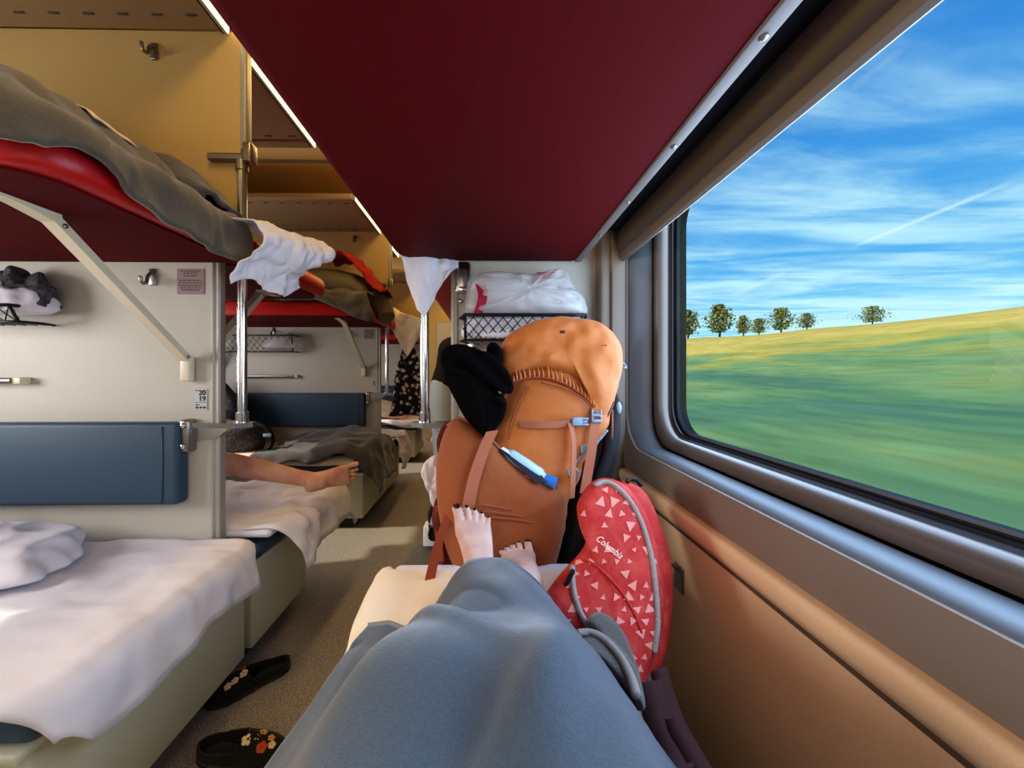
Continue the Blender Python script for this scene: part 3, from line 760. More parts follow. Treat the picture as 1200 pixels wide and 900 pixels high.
# wall hook plate beside the daypack
p = WX(797, 668, XR)
t = thing('wall_hook', 'small bent metal hook on the tan wall beside the daypack', 'hook', (XR, p.y, p.z))
obj('back_plate', MB().rbox((XR-.006, p.y-.02, p.z-.05), (XR, p.y+.02, p.z+.012), .003), M['steel_dk'], t, auto=.6)
obj('hook_arm', MB().tube(smooth_path([(XR-.004, p.y, p.z), (XR-.018, p.y, p.z+.012), (XR-.03, p.y, p.z+.006), (XR-.032, p.y, p.z-.02), (XR-.02, p.y, p.z-.045)], 4), .004, 8), M['steel_dk'], t)
# ------------------------------------------------------------------ bedding and cloths
def drape_pt(x, y, x0, x1, y0, y1, zt, rc=.05, b=.03, flare=0.0):
    cx = min(max(x, x0+rc), x1-rc); cy = min(max(y, y0+rc), y1-rc)
    dx, dy = x-cx, y-cy; d = sqrt(dx*dx+dy*dy)
    if d <= rc: return V((x, y, zt))
    ux, uy = dx/d, dy/d; o = d-rc
    if o < b*pi/2:
        a = o/b; return V((cx+ux*(rc+b*sin(a)), cy+uy*(rc+b*sin(a)), zt-b*(1-cos(a))))
    h = o-b*pi/2; return V((cx+ux*(rc+b+h*flare), cy+uy*(rc+b+h*flare), zt-b-h))

def draped(name, m, x0, x1, y0, y1, zt, ex, ey0, ey1, nu, nv, amp=.006, sc=7, height=None, hem=.015, thick=.004, flare=.1, rc=.05, b=.03, flow=None, hemf=None, xs=None, mask=None):
    """sheet lying on a slab and hanging ex over the aisle end, ey0/ey1 over the long sides"""
    xa = x0 if xs is None else xs
    def fn(u, v):
        e = ex+hem*noise.noise(V((v*5, 1.3, 0)))+(hemf(v) if hemf else 0)
        a0 = ey0+hem*noise.noise(V((u*5, 4.3, 0))) if ey0 else 0; a1 = ey1+hem*noise.noise(V((u*5, 9.3, 0))) if ey1 else 0
        x = xa+(x1+e-xa)*u; y = y0-a0+(y1+a1-y0+a0)*v
        p = drape_pt(x, y, x0, x1, y0, y1, zt, rc, b, flare)
        if height: p.z += height(p.x, p.y)*max(0, 1-max(0, zt-p.z)/.12)
        return p
    return cloth(name, fn, nu, nv, m, amp=amp, sc=sc, thick=thick, flow=flow, mask=mask)

def heap(name, m, c, rx, ry, h, rot=0, amp=.02, sc=9, seed=0, flat=.55, n=44, rings=20, thick=None):
    """crumpled pile of cloth resting on a surface at c.z"""
    mb = MB(); R = []
    for k in range(rings+1):
        t = k/rings; ring = []
        for j in range(n):
            a = 2*pi*j/n; wob = 1+.16*noise.noise(V((cos(a)*1.5+seed, sin(a)*1.5, seed*2.3)))+.06*noise.noise(V((cos(a)*5+seed, sin(a)*5, 1)))
            x, y = cos(a)*rx*wob, sin(a)*ry*wob
            if t < .16: q = t/.16; rr = .8+.2*sqrt(1-(1-q)**2); z = .18*h*q
            else: q = (t-.16)/.84; rr = 1-q; z = h*(.18+.82*(1-rr*rr)**flat)
            p = V((x*rr, y*rr, z)); s = V((p.x*sc+seed*3, p.y*sc, p.z*sc*1.3))
            f = fold(s)*amp*(1 if t > .05 else .2)
            d = V((p.x*.6, p.y*.6, h*.4)).normalized(); p = p+d*f; p.z = max(p.z, 0)
            ring.append(V((c[0]+p.x*cos(rot)-p.y*sin(rot), c[1]+p.x*sin(rot)+p.y*cos(rot), c[2]+p.z)))
        R.append(ring)
    mb.loft(R); return obj(name, mb, m, sub=1)

def mattress(x1, y0, y1, z0, z1, label):
    o = obj('mattress', MB().rbox((XL+.01, y0, z0), (x1, y1, z1), .018, 4), M['white_sheet'], auto=1.0)
    return tag(o, label, 'mattress', 'thin mattresses on the bunks')

# lower bunk nearest
mattress(-.815, Y1-.62, Y1-.008, .456, .492, 'thin white mattress on the lower bunk beside the slippers')
o = draped('bed_sheet', M['white_sheet'], XL+.02, -.835, Y1-.635, Y1-.012, .4985, .13, .045, 0, 90, 44, amp=.009, sc=5, hem=.015, flare=.12, rc=.06, b=.035,
           hemf=lambda v: .05*sstep(.0, .25, v)*(1-sstep(.3, .8, v))+.04*sstep(.55, .95, v)-.05*(1-sstep(.0, .12, v)), flow=(4, 9, 5))
tag(o, 'smooth white sheet over the lower bunk beside the slippers, hanging over its edge', 'sheet', 'white bed sheets')
o = heap('crumpled_sheet', M['white_sheet'], (-1.76, Y1-.24, .50), .54, .215, .135, 0, .045, 5, 3, n=90, rings=36)
tag(o, 'crumpled white duvet cover piled on the lower bunk beside the slippers', 'sheet')
# lower bunk behind the first partition (under the bare leg)
mattress(-.80, Y1+.04, Y1+.63, .477, .505, 'thin white mattress behind the first partition, under the bare leg')
o = draped('bed_sheet', M['white_sheet'], XL+.02, -.765, Y1+.085, Y1+.615, .512, .17, .03, .10, 80, 50, amp=.018, sc=9, hem=.03, flare=.30, rc=.07, b=.045, flow=(7, 10, 8),
           hemf=lambda v: .06*sstep(.6, 1, v)-.02*v)
tag(o, 'rumpled white sheet under the bare leg, drooping over the bunk end', 'sheet')
# lower bunk with the charcoal blanket
ya = Y1+PITCH-.63
mattress(-.83, ya, Y1+PITCH-.008, .456, .495, 'thin pale mattress on the bunk under the charcoal blanket')
o = draped('bed_sheet', M['cream_sheet'], XL+.02, -.85, ya-.01, Y1+PITCH-.06, .500, .05, .06, 0, 60, 24, amp=.008, sc=8, flow=(6, 10, 8))
tag(o, 'cream bed sheet partly covered by the charcoal blanket', 'sheet')
def hgt(x, y):
    v = (y-ya)/.6; w = sstep(-1.75, -1.35, x)
    return w*(.075*exp(-((v-.62+.25*sin((x+1.2)*3))/.30)**2)+.055*exp(-((x+1.02)/.16)**2)+.02)+.004
o = draped('charcoal_blanket', M['blanket_dk'], XL+.02, -.835, ya+.0, Y1+PITCH-.09, .508, .24, .09, 0, 70, 46, amp=.026, sc=6, height=hgt, hem=.05, flare=.18, rc=.08, b=.06, xs=-1.62, flow=(3, 5, 4), thick=.006)
tag(o, 'charcoal blanket heaped on the bunk and draped over its end', 'blanket')
# compartment past the second partition
yb = Y1+PITCH+.034
mattress(-.83, yb, yb+.6, .477, .50, 'thin white mattress past the second partition')
o = heap('crumpled_sheet', M['white_sheet'], (-1.02, yb+.22, .50), .26, .17, .055, 0, .025, 12, 8); tag(o, 'rumpled white sheet bundled on the bunk past the second partition', 'sheet')
o = cloth('hanging_sheet', lambda u, v: V((-.80+.055*sin(v*2.4)-.01*u, yb+.05+u*.45+.02*sin(v*9), .515-.33*v*(1-.3*abs(u-.5)))), 22, 18, M['white_sheet'], amp=.02, sc=10, thick=.004)
tag(o, 'end of a white sheet hanging from the bunk past the second partition', 'sheet')
yc = Y1+2*PITCH-.63
mattress(-.82, yc, yc+.62, .456, .495, 'thin white mattress on the lower bunk by the reclining legs')
o = draped('bed_sheet', M['white_sheet'], XL+.02, -.80, yc-.01, yc+.615, .502, .30, .06, 0, 50, 26, amp=.016, sc=8, hem=.08, flare=.12, flow=(6, 9, 6))
tag(o, 'white sheet on the lower bunk by the reclining legs, one corner hanging low', 'sheet')

# ---- upper bunk nearest: taupe blanket, second fold, white sheet
UT = UZ+.094
def hgtA(x, y):
    v = (y-(Y1-.63))/.63
    return .115*sstep(-.85, -.99, x)*(.72+.28*sin(v*3.0+.2))+.035*exp(-((y-.93)/.07)**2)*sstep(-.85, -1.2, x)
def hemA(v): return lerp_table([(0, -.13), (.06, -.085), (.12, -.06), (.3, -.045), (.42, -.01), (.65, .02), (1, .02)], v)
o = draped('taupe_blanket', M['blanket_up'], XL+.05, -.862, Y1-.64, Y1-.05, UT+.016, .155, .115, 0, 90, 80, amp=.018, sc=5, height=hgtA, hem=.015, flare=.06, rc=.05, b=.05, xs=-2.0, hemf=hemA, flow=(3.2, 8, 4), thick=.010)
tag(o, 'taupe grey blanket heaped on the upper bunk above the crumpled duvet, hanging down', 'blanket')
def hgtA2(u, v):
    x = -2.0+1.16*u; 
    zt = UT+.14+.075*sstep(-.86, -1.5, x)
    a = pi*(v*1.25-.12)
    c = V((x, Y1-.14-.20*sstep(-1.0, -1.7, x), UT+.02+(zt-UT)*.5*sstep(-.80, -1.0, x)))
    return c+V((0, -cos(a)*.085, sin(a)*(zt-UT)*.52*sstep(-.82, -.97, x)+.01))
o = cloth('rolled_blanket', hgtA2, 50, 26, M['blanket_dk'], amp=.016, sc=6, thick=.012, flow=(3, 9, 9))
tag(o, 'dark fleece blanket rolled along the wall side of the upper bunk above the crumpled duvet', 'blanket')
def shA(u, v):
    x = -2.0+1.05*u; y = Y1-.43+.33*v
    return V((x, y, UT+.020+hgtA(x, y)+.016*sstep(-1.0, -1.25, x)+.004))
o = cloth('white_sheet', shA, 50, 26, M['cream_sheet'], amp=.008, sc=8, thick=.003)
tag(o, 'thin strip of white sheet showing beside the taupe blanket on its upper bunk', 'sheet')
# white sheet bunched over the far corner of that bunk end
def shB(u, v):
    t = lerp_table([(0, 0), (1, 1)], v)
    # u across (Y), v down
    y = Y1-.145+.215*u-.01*v; 
    out = .045*sin(pi*min(1, v*1.05))+.10*u*v
    x = -.80+out+.10*sin(pi*min(v*1.3, 1))*(.45+u)
    z = UT+.06-.25*v*(1-.10*sin(u*7))-.02*(1-u)
    if v < .14: x = -.835-.10*(.14-v)/.14
    return V((x, y, z))
o = cloth('hanging_sheet', shB, 40, 36, M['white_sheet'], amp=.018, sc=15, thick=.004, flow=(22, 22, 7), mask=lambda u, v: .3+.8*v)
tag(o, 'white sheet bunched over the upper bunk above the crumpled duvet end, beside the chrome pole', 'sheet')

# ---- upper bunk of the second partition: sleeping bag, red cloth
yu = Y1+PITCH-.63
mb = MB(); ctr = [(-2.2, yu+.34, .10), (-1.9, yu+.34, .13), (-1.5, yu+.34, .155), (-1.2, yu+.34, .16), (-1.0, yu+.34, .14), (-.90, yu+.35, .11), (-.83, yu+.36, .07), (-.79, yu+.37, .035)]
R = []
for i, (x, y, h) in enumerate(ctr):
    ring = []
    for k in range(30):
        a = 2*pi*k/30; w = .27 if i < 5 else .25-.05*(i-5)
        p = V((x+.05*sin(a) if i > 5 else x, y+cos(a)*w, UT+h*.95+sin(a)*h*.95-(0.10 if i == 7 else .03 if i == 6 else 0))); ring.append(p)
    R.append(ring)
rr = []
for i in range(len(R)-1):
    for t in range(6): rr.append([R[i][k].lerp(R[i+1][k], t/6) for k in range(30)])
rr.append(R[-1])
cc = [sum(r, V())/30 for r in rr]
rr = [[p+(p-c).normalized()*fold(V((p.x*9, p.y*4, p.z*5)))*.018 for p in r] for r, c in zip(rr, cc)]
mb.loft(rr); o = obj('sleeping_bag', mb, M['duvet'], sub=1); tag(o, 'puffy olive sleeping bag on the upper bunk with the bright red edge', 'sleeping bag')
def drp(u, v):
    x = -1.45+.62*u; x2 = min(x, -.87)
    y = yu-.012; z = UT+.075
    if v < .35: return V((x+.10*max(0, u-.8), yu+.20-.20*v/.35, UT+.07+.10*(1-v/.35)*(1-.6*max(0, u-.75)*4) if u < 1 else UT+.07))
    q = (v-.35)/.65; return V((x+.07*q*u, y-.012-.02*sin(q*3), UT+.068-.145*q*sstep(.35, .95, u)-.06*q))
o = cloth('olive_blanket', drp, 34, 24, M['blanket_up'], amp=.014, sc=9, thick=.006)
tag(o, 'olive grey blanket edge hanging over the bright red bunk front', 'blanket')
def redc(u, v):
    p0 = W(377+u*66, 305+u*22-14*sin(u*3.1)+v*(10+u*20), yu+.30-.10*v)
    return p0+V((0, -.05*sin(v*3), .03*sin(v*3.14)))
def rcl(u, v):
    x = -1.22+.46*u; z = UT+.375+.02*sin(u*3)-.27*sstep(.35, 1.05, u)
    return V((x, yu+.42-.34*v, z+.035*sin(pi*v)-.02*v))
o = cloth('red_cloth', rcl, 30, 20, M['red_cloth'], amp=.02, sc=10, thick=.012); tag(o, 'crimson cloth lying over the olive sleeping bag', 'cloth')

# ---- past the second partition, upper bunk: pale sheet end and the hanging dress
yd = Y1+PITCH+.034
def wsh(u, v):
    p = W(456+40*u-2*v*u, 366+10*abs(u-.35)*1.2+v*(50-70*abs(u-.55)), yd+.16+.2*u)
    return V((p.x, p.y, p.z))+V((.0, -.03*sin(v*2.5)*sin(u*9), 0))
o = cloth('hanging_sheet', wsh, 24, 20, M['white_sheet'], amp=.012, sc=12, thick=.004); tag(o, 'pale pointed sheet corner hanging from the upper bunk above the floral dress', 'sheet')
o = heap('pale_bedding', M['cream_sheet'], (-1.12, yd+.33, UT+.001), .30, .24, .16, 0, .03, 8, 5); tag(o, 'pale bedding piled on the upper bunk past the second partition', 'bedding')
a = W(478, 408, yd+.42); mb = MB(); R = []
for k in range(19):
    t = k/18; z = a.z-.66*t; wd = .06+.15*t+.02*sin(t*5); ring = []
    for j in range(28):
        q = 2*pi*j/28; rp = 1+.16*sin(q*5+1)*t+.08*sin(q*9)*t; ring.append(V((a.x+.01+cos(q)*wd*rp, a.y+sin(q)*wd*.42*rp, z-.02*cos(q*2)*t)))
    R.append(ring)
mb.loft(R); o = obj('floral_dress', mb, M['floral']); tag(o, 'black and white floral dress hanging from the upper bunk end', 'dress')
obj('strap', MB().tube([(a.x-.03, a.y, a.z-.01), (a.x-.02, a.y, a.z+.07), (a.x+.02, a.y, a.z+.07), (a.x+.03, a.y, a.z-.01)], .006, 8), M['floral'], o)

# ---- white cloth hanging from the overhead side bunk
def wc(u, v):
    top = W(463+74*u, 286+26*sstep(0, .8, u), 1.30)
    bx = lerp_table([(0, 470), (.5, 499), (1, 524)], u); by = lerp_table([(0, 296), (.12, 332), (.3, 360), (.5, 373), (.68, 356), (.85, 333), (1, 318)], u)
    bot = W(bx, by, 1.285)
    p = top.lerp(bot, v); p.y += .012*sin(u*10)*v+.02*sin(u*3.14)*(-1)
    return p
def wc2(u, v):
    if v < .12: return wc(u, 0)+V((0, .03*(.12-v)/.12*1.0, .055*(.12-v)/.12))
    return wc(u, (v-.12)/.88)
o = cloth('hanging_cloth', wc2, 36, 30, M['white_sheet'], amp=.008, sc=12, thick=.004, flow=(26, 10, 5)); tag(o, 'white cloth hanging to a point from the overhead bunk corner', 'cloth')

# ---- pillow in a plastic bag on the net rack
pa = [W(*q, Y1-.085) for q in ((553, 366), (549, 348), (554, 332), (575, 327), (610, 329), (640, 333), (668, 345), (680, 358), (679, 369), (650, 371), (600, 371))]
mb = MB().pillow(pa, (0, -1, 0), .065, .06, 9, .42, wr=.010, ws=22); o = obj('pillow', mb, M['shaded_cotton'], sub=1)
tag(o, 'white wrapped pillow lying on the net rack behind the backpack', 'pillow')
ps = [W(*q, Y1-.155) for q in ((558, 334), (568, 334), (569, 350), (566, 368), (557, 368), (556, 350))]
pb = [W(*q, Y1-.085) for q in ((548, 372), (546, 345), (552, 326), (572, 321), (600, 322), (625, 324), (648, 318), (663, 320), (672, 338), (684, 352), (684, 372), (640, 374), (595, 374))]
mb = MB().pillow(pb, (0, -1, 0), .072, .066, 9, .40, wr=.016, ws=26); o = obj('plastic_bag', mb, M['bag'], sub=1)
tag(o, 'crinkled clear plastic bag with crimson stripes around the pillow', 'bag')
for (px0, px1, y0, y1_) in ((557, 568, 333, 368), (628, 650, 319, 327)):
    pts = []
    mb = MB(); n = 8
    def stp(u, v): 
        return W(px0+(px1-px0)*u+3*sin(v*4), y0+(y1_-y0)*v, Y1-.157+.02*abs(v-.5) if px0 < 600 else Y1-.135)
    mb.grid(stp, 3, 10); obj('stripe', mb, M['stripe'], o, label='crimson printed stripe')
# folded pale linen lower in the rack
pc = [W(*q, Y1-.075) for q in ((546, 398), (544, 378), (560, 372), (620, 371), (672, 374), (684, 384), (682, 398), (620, 400))]
o = obj('folded_linen', MB().pillow(pc, (0, -1, 0), .05, .05, 7, .38, wr=.006, ws=20), M['white_sheet'], sub=1); tag(o, 'folded white linen inside the net rack below the pillow', 'linen')
# things on the other racks
p = W(318, 402, Y1+PITCH-.07); o = heap('crumpled_bag', M['bag'], (p.x+.10, Y1+PITCH-.075, p.z-.055), .17, .06, .14, 0, .02, 18, 6); tag(o, 'crumpled pale plastic bag sticking out of the far mesh pocket', 'bag')
p = W(8, 368, Y1-.07)
o = heap('grey_cloth', M['white_sheet'], (p.x-.02, Y1-.075, p.z), .15, .065, .10, .1, .03, 20, 4); tag(o, 'crumpled pale grey cloth in the wire pocket at the frame edge', 'cloth')
o = heap('dark_cloth', M['speckle'], (p.x+.02, Y1-.055, p.z+.006), .12, .05, .135, 0, .03, 16, 9); tag(o, 'crumpled dark cloth behind the pale one in the wire pocket', 'cloth')

# ---- side bunk bedding
def sb(u, v):
    # v along Y, u across from the wall to the aisle edge
    y = -.55+1.465*v; xw = .213
    xe = -.222-.012*sin(y*9)*1; rc = .04
    L = xw-xe
    drop = .085+.012*noise.noise(V((y*6, 2, 0)))
    d = (L+drop+.02)*u; x = xw-d
    p = V((x, y, .632))
    if x < xe:
        o_ = xe-x; b = .03
        if o_ < b*pi/2: a = o_/b; p = V((xe-b*sin(a), y, .632-b*(1-cos(a))))
        else: p = V((xe-b-.10*(o_-b*pi/2), y, .632-b-(o_-b*pi/2)))
    if v > .96: p.z -= .045*((v-.96)/.04)**2*(1 if x > xe else .5)
    return p
o = cloth('bed_sheet', sb, 44, 110, M['cream_sheet'], amp=.005, sc=7, thick=.003, flow=(9, 5, 6)); tag(o, 'cream white sheet under the grey blanket on the side bunk', 'sheet')
o = obj('mattress', MB().rbox((-.222, -.55, .581), (.215, .905, .628), .018, 4), M['white_sheet'], auto=1.0); tag(o, 'thin mattress on the side bunk under the grey blanket', 'mattress', 'thin mattresses on the bunks')
# ------------------------------------------------------------------ people
def foot(mb, heel, d, n, lat, L=.235, wsc=1.0):
    """one foot: heel back-bottom point, d towards the toes, n out of the instep, lat towards the little toe. returns nail frames"""
    d = V(d).normalized(); n = V(n); n = (n-d*n.dot(d)).normalized(); lat = V(lat); lat = (lat-d*lat.dot(d)-n*lat.dot(n)).normalized()
    k = L/.24; heel = V(heel)
    def P(x, y, z): return heel+d*x*L+lat*y*k*wsc+n*z*k
    R = []
    for x, hw, zb, zt, sh in ((.0, .012, .018, .038, 0), (.03, .023, .005, .055, 0), (.09, .029, .001, .068, 0), (.18, .031, 0, .080, 0), (.28, .031, .004, .080, 0), (.38, .032, .010, .070, .002), (.5, .036, .010, .057, .002), (.6, .040, .006, .046, .001), (.68, .043, .003, .037, 0), (.74, .043, .002, .031, 0), (.79, .038, .004, .024, .001)):
        ring = []
        for j in range(20):
            a = 2*pi*j/20; c, s = cos(a), sin(a)
            e = .75; yy = math.copysign(abs(c)**e, c)*hw; zz = (zb+zt)/2+math.copysign(abs(s)**e, s)*(zt-zb)/2
            if s > 0: zz -= .010*(yy/hw+.0)*max(0, (x-.3))*1.2      # instep slopes to the outside
            ring.append(P(x, yy+sh, zz))
        R.append(ring)
    mb.loft(R); nails = []
    for y0, y1, x1, r0, r1, nl in ((-.029, -.034, 1.0, .0135, .0120, 1.0), (-.0085, -.0100, .985, .0088, .0080, .8), (.0075, .0085, .945, .0080, .0074, .75), (.0215, .0250, .90, .0076, .0070, .72), (.0335, .0400, .845, .0074, .0066, .68)):
        x0 = .67 if y0 < 0 else .67-.03*(y0/.034)
        p0, p1, p2 = P(x0, y0, .018), P(x0+(x1-x0)*.55, y0+(y1-y0)*.55, .0225), P(x1-r1/.24, y1, .0135)
        mb.limb([p0, p1, p2], [r0*k, r1*k*.92, r1*k], 12)
        t = (p2-p1).normalized(); nn = (n-t*n.dot(t)).normalized()
        nails.append((p2+nn*r1*k*.86-t*r1*k*.25, t, nn, lat, r1*k*max(nl, .85)*1.05))
    return nails
def add_nails(nails, m, parent, label=None):
    for c, t, nn, lat, r in nails:
        M3 = Matrix((lat, t, nn)).transposed()
        nn2 = (nn+t*.12).normalized(); t2 = (t-nn2*t.dot(nn2)).normalized(); l2 = t2.cross(nn2)
        M3 = Matrix((l2, t2, nn2)).transposed()
        obj('toenail', MB().ell(c, r*.74, r*.92, r*.30, M3, 12, 8), m, parent, label=label)

def hand(mb, wrist, d, n, side, L=.18, curl=.5):
    """palm and five fingers; d along the fingers, n out of the palm's back"""
    d = V(d).normalized(); n = V(n); n = (n-d*n.dot(d)).normalized(); s = d.cross(n)*side; w = V(wrist)
    mb.limb([w, w+d*.04+s*.012, w+d*.085+s*.018], [.022, .020, .014]); mb.limb([w, w+d*.04-s*.012, w+d*.085-s*.02], [.022, .020, .014])
    for k, (o, l) in enumerate(((.027, .075), (.009, .083), (-.009, .077), (-.027, .06))):
        b = w+d*.085+s*o; m1 = b+d*l*.5-n*l*.18*curl; m2 = m1+d*l*.3-n*l*.35*curl
        mb.limb([b, m1, m2], [.0088, .008, .007], 10)
    b = w+d*.03+s*.024; mb.limb([b, b+d*.03+s*.022-n*.01, b+d*.06+s*.026-n*.018], [.012, .010, .0085], 10)

def head(mb, c, up, face):
    c = V(c); up = V(up).normalized(); f = V(face); f = (f-up*f.dot(up)).normalized(); r = f.cross(up)
    B = Matrix((r, f, up)).transposed()
    def P(x, y, z): return c+B @ V((x, y, z))
    mb.ell(P(0, -.015, .03), .072, .092, .085, B, 20, 14); mb.ell(P(0, .022, -.045), .056, .062, .062, B, 18, 12)
    mb.limb([P(0, .082, .022), P(0, .104, -.012)], [.008, .014], 10); mb.limb([P(-.02, .082, -.052), P(.02, .082, -.052)], [.007, .007], 8); mb.limb([P(-.018, .081, -.062), P(.018, .081, -.062)], [.007, .007], 8)
    mb.ell(P(0, .072, -.088), .022, .018, .016, B, 12, 8)
    for s in (-1, 1):
        mb.ell(P(s*.074, -.012, -.005), .010, .022, .032, B, 12, 8); mb.limb([P(s*.012, .080, .03), P(s*.045, .070, .032)], [.008, .007], 8)
    return P, B
def face_parts(P, B, parent, hair_m):
    for s in (-1, 1):
        obj('eye', MB().ell(P(s*.031, .072, .012), .013, .010, .009, B, 12, 8), mats_eye, parent)
    mb = MB(); R = []
    for i in range(9):
        a = radians(-14+104*i/8); ring = []
        for j in range(26):
            q = 2*pi*j/26; low = 1.0
            z = sin(a)*.098
            if sin(q) > .35 and z < .05: z = .05+.4*(z-.05)*.2
            if sin(q) < -.2: z = z-.06*(1-i/8)
            ring.append(P(cos(q)*.082*cos(a*.98), -.018+sin(q)*.100*cos(a*.98), .03+z))
        R.append(ring)
    mb.loft(R); obj('hair', mb, hair_m, parent)
mats_eye = mat('eye_white_dark', (40, 34, 30), .2)

def body_obj(name, mb, m, label, origin, voxel=.008, smooth_it=4, extra=None):
    o = obj(name, mb, m, remesh=voxel, smooth_it=smooth_it, origin=origin); tag(o, label, 'person'); return o

def torso(mb, pel, chest, neck, hd, side, w=1.0):
    """pel, chest, neck points, side = unit vector across the body"""
    s = V(side).normalized(); pel, chest, neck, hd = V(pel), V(chest), V(neck), V(hd)
    for k in (-1, 0, 1):
        mb.limb([pel+s*.075*k*w, pel.lerp(chest, .5)+s*.06*k*w, chest+s*.085*k*w], [.10, .095, .105], 16)
    mb.limb([chest+s*-.15*w+(neck-chest)*.45, chest+s*.15*w+(neck-chest)*.45], [.055, .055], 14)
    mb.limb([chest.lerp(neck, .5), neck, hd], [.07, .055, .055], 14)

# ---- the passenger whose bare feet rest against the backpack (seen from her own eyes)
BED = .632
fine = MB()
rh = V((-.010, .690, .640)); rt = W(551, 600, .862)
d_r = (rt-rh).normalized()
n_r = V((.10, -.62, .78)); nails = foot(fine, rh, rt-rh, n_r, (1, .10, -.28), .228, .98)
r_ank = rh+d_r*.045+V((0, -.026, .044))
lh = V((.080, .688, .638)); lt = W(604, 647, .868)
d_l = (lt-lh).normalized()
nails2 = foot(fine, lh, lt-lh, (.06, -.35, .95), (-1, .1, -.10), .205, 1.05)
l_ank = lh+d_l*.045+V((0, -.02, .05))
r_knee, l_knee = V((.09, .31, .705)), V((-.095, .32, .70))
def up_leg(mb, ank, knee, upto):
    q = ank.lerp(knee, .35); mb.limb([ank-V((0, -.004, .012)), ank.lerp(knee, .12), q, ank.lerp(knee, upto)], [.034, .032, .042, .05], 16)
up_leg(fine, r_ank, r_knee, .45); up_leg(fine, l_ank, l_knee, .45)
fine_o = obj('legs', fine, M['skin'], remesh=.0024, smooth_it=3, origin=(0, 0, BED))
mb = MB()
for s, ank, knee in ((1, r_ank, r_knee), (-1, l_ank, l_knee)):
    hip = V((.095*s, -.12, .725)); mb.limb([ank.lerp(knee, .40), ank.lerp(knee, .65), knee, knee.lerp(hip, .4), hip], [.049, .052, .056, .072, .09], 16)
torso(mb, (0, -.16, .74), (0, -.37, .92), (0, -.45, 1.06), (0, -.44, 1.14), (1, 0, 0), .92)
Pv, Bv = head(mb, (0, -.42, 1.19), (0, -.25, .97), (0, 1, .1))
for s in (-1, 1):
    sh = V((.165*s, -.40, 1.0)); el = V((.235*s, -.33, .76)); wr = V((.12*s, -.13, .87)); mb.limb([sh, el, wr], [.047, .038, .026], 14); hand(mb, wr, (-.45*s, .75, -.1), (0, .2, 1), s)
coarse = obj('torso', mb, M['skin'], remesh=.008, smooth_it=4, origin=(0, 0, BED))
me = coarse.data; bm = bmesh.new(); bm.from_mesh(fine_o.data); bm.from_mesh(me); nm = bpy.data.meshes.new('person'); bm.to_mesh(nm); bm.free()
nm.materials.append(M['skin'])
for p in nm.polygons: p.use_smooth = True
bpy.data.objects.remove(coarse); bpy.data.objects.remove(fine_o)
viewer = bpy.data.objects.new('person', nm); C.objects.link(viewer); viewer.location = (0, 0, BED)
tag(viewer, 'person lying under the grey blanket, bare crossed feet with dark polish against the backpack', 'person')
add_nails(nails+nails2, M['polish'], viewer, 'dark painted toenail')
face_parts(Pv, Bv, viewer, M['hair'])
mb = MB(); torso(mb, (0, -.16, .74), (0, -.37, .92), (0, -.42, 1.0), (0, -.42, 1.02), (1, 0, 0), .98)
for v_ in range(1): pass
o = obj('shirt', MB().add([p+(p-V((0, p.y, p.z))).normalized()*.0 for p in mb.v], mb.f), M['beige_cloth'], viewer, remesh=.010, smooth_it=3)
o.scale = (1.06, 1.05, 1.04)

# the grey fleece blanket over her legs
legs = [(r_ank+V((-.012, .02, -.012)), r_knee, .036, .062), (r_knee, V((.10, -.25, .735)), .062, .10), (l_ank+V((0, .02, -.014)), l_knee, .036, .060), (l_knee, V((-.10, -.25, .735)), .060, .10)]
def bl_h0(x, y): return 0.0
def bl_h(x, y, base_only=False):
    h = 0.0; acc = 0
    for a, b, ra, rb in legs:
        ab = (b-a).xy; t = max(0, min(1, ((V((x, y))-a.xy).dot(ab))/ab.length_squared)); q = a.lerp(b, t); r = ra+(rb-ra)*t
        d = (V((x, y))-q.xy).length; top = q.z+r*.72-BED
        wd = r*1.3+.05; v = top*exp(-(d/wd)**2.0)
        acc += v**3.2
    h = acc**(1/3.2)
    if base_only: return 0.0
    h = 0.0
    h += .040*exp(-((x+.03)/.14)**2-((y-.37)/.085)**2)+.022*exp(-((x+.14)/.06)**2-((y-.44)/.09)**2)
    h += .018*exp(-(((x+.10)*.6+(y-.50)*.8)/.022)**2)*exp(-((x+.08)/.10)**2)+.014*exp(-(((x-.02)*.75-(y-.30)*.66)/.022)**2)*exp(-((x-.02)/.12)**2)
    h += .016*exp(-(((x-.10)*.85+(y-.52)*.45)/.020)**2)*exp(-((y-.52)/.12)**2)        # soft diagonal ridges
    h -= .024*exp(-(((x+.055)*.55+(y-.555)*.85)/.028)**2)*exp(-((x+.05)/.075)**2)
    h += .016*exp(-(((x-.06)*.95-(y-.36)*.25)/.03)**2)*exp(-((y-.36)/.10)**2)
    return h
from mathutils.bvhtree import BVHTree
_bm = bmesh.new(); _bm.from_mesh(viewer.data); _bv = BVHTree.FromBMesh(_bm); _bm.free()
GX, GY, GS = -.40, -.40, .01; NX, NY = 84, 122
def _top(ix, iy):
    h, n, i, d = _bv.ray_cast(V((GX+ix*GS, GY+iy*GS, .26)), V((0, 0, -1)))
    return max(0.0, (h.z if h else 0.0))
import numpy as np
HB = np.array([[_top(i, j) for j in range(NY)] for i in range(NX)])
def _dil(a, k):
    for _ in range(k):
        p = np.pad(a, 1, mode='edge'); a = np.max([p[1+i:1+i+NX, 1+j:1+j+NY] for i in (-1, 0, 1) for j in (-1, 0, 1)], axis=0)
    return a
def _blur(a, k):
    for _ in range(k):
        p = np.pad(a, 1, mode='edge'); a = np.mean([p[1+i:1+i+NX, 1+j:1+j+NY] for i in (-1, 0, 1) for j in (-1, 0, 1)], axis=0)
    return a
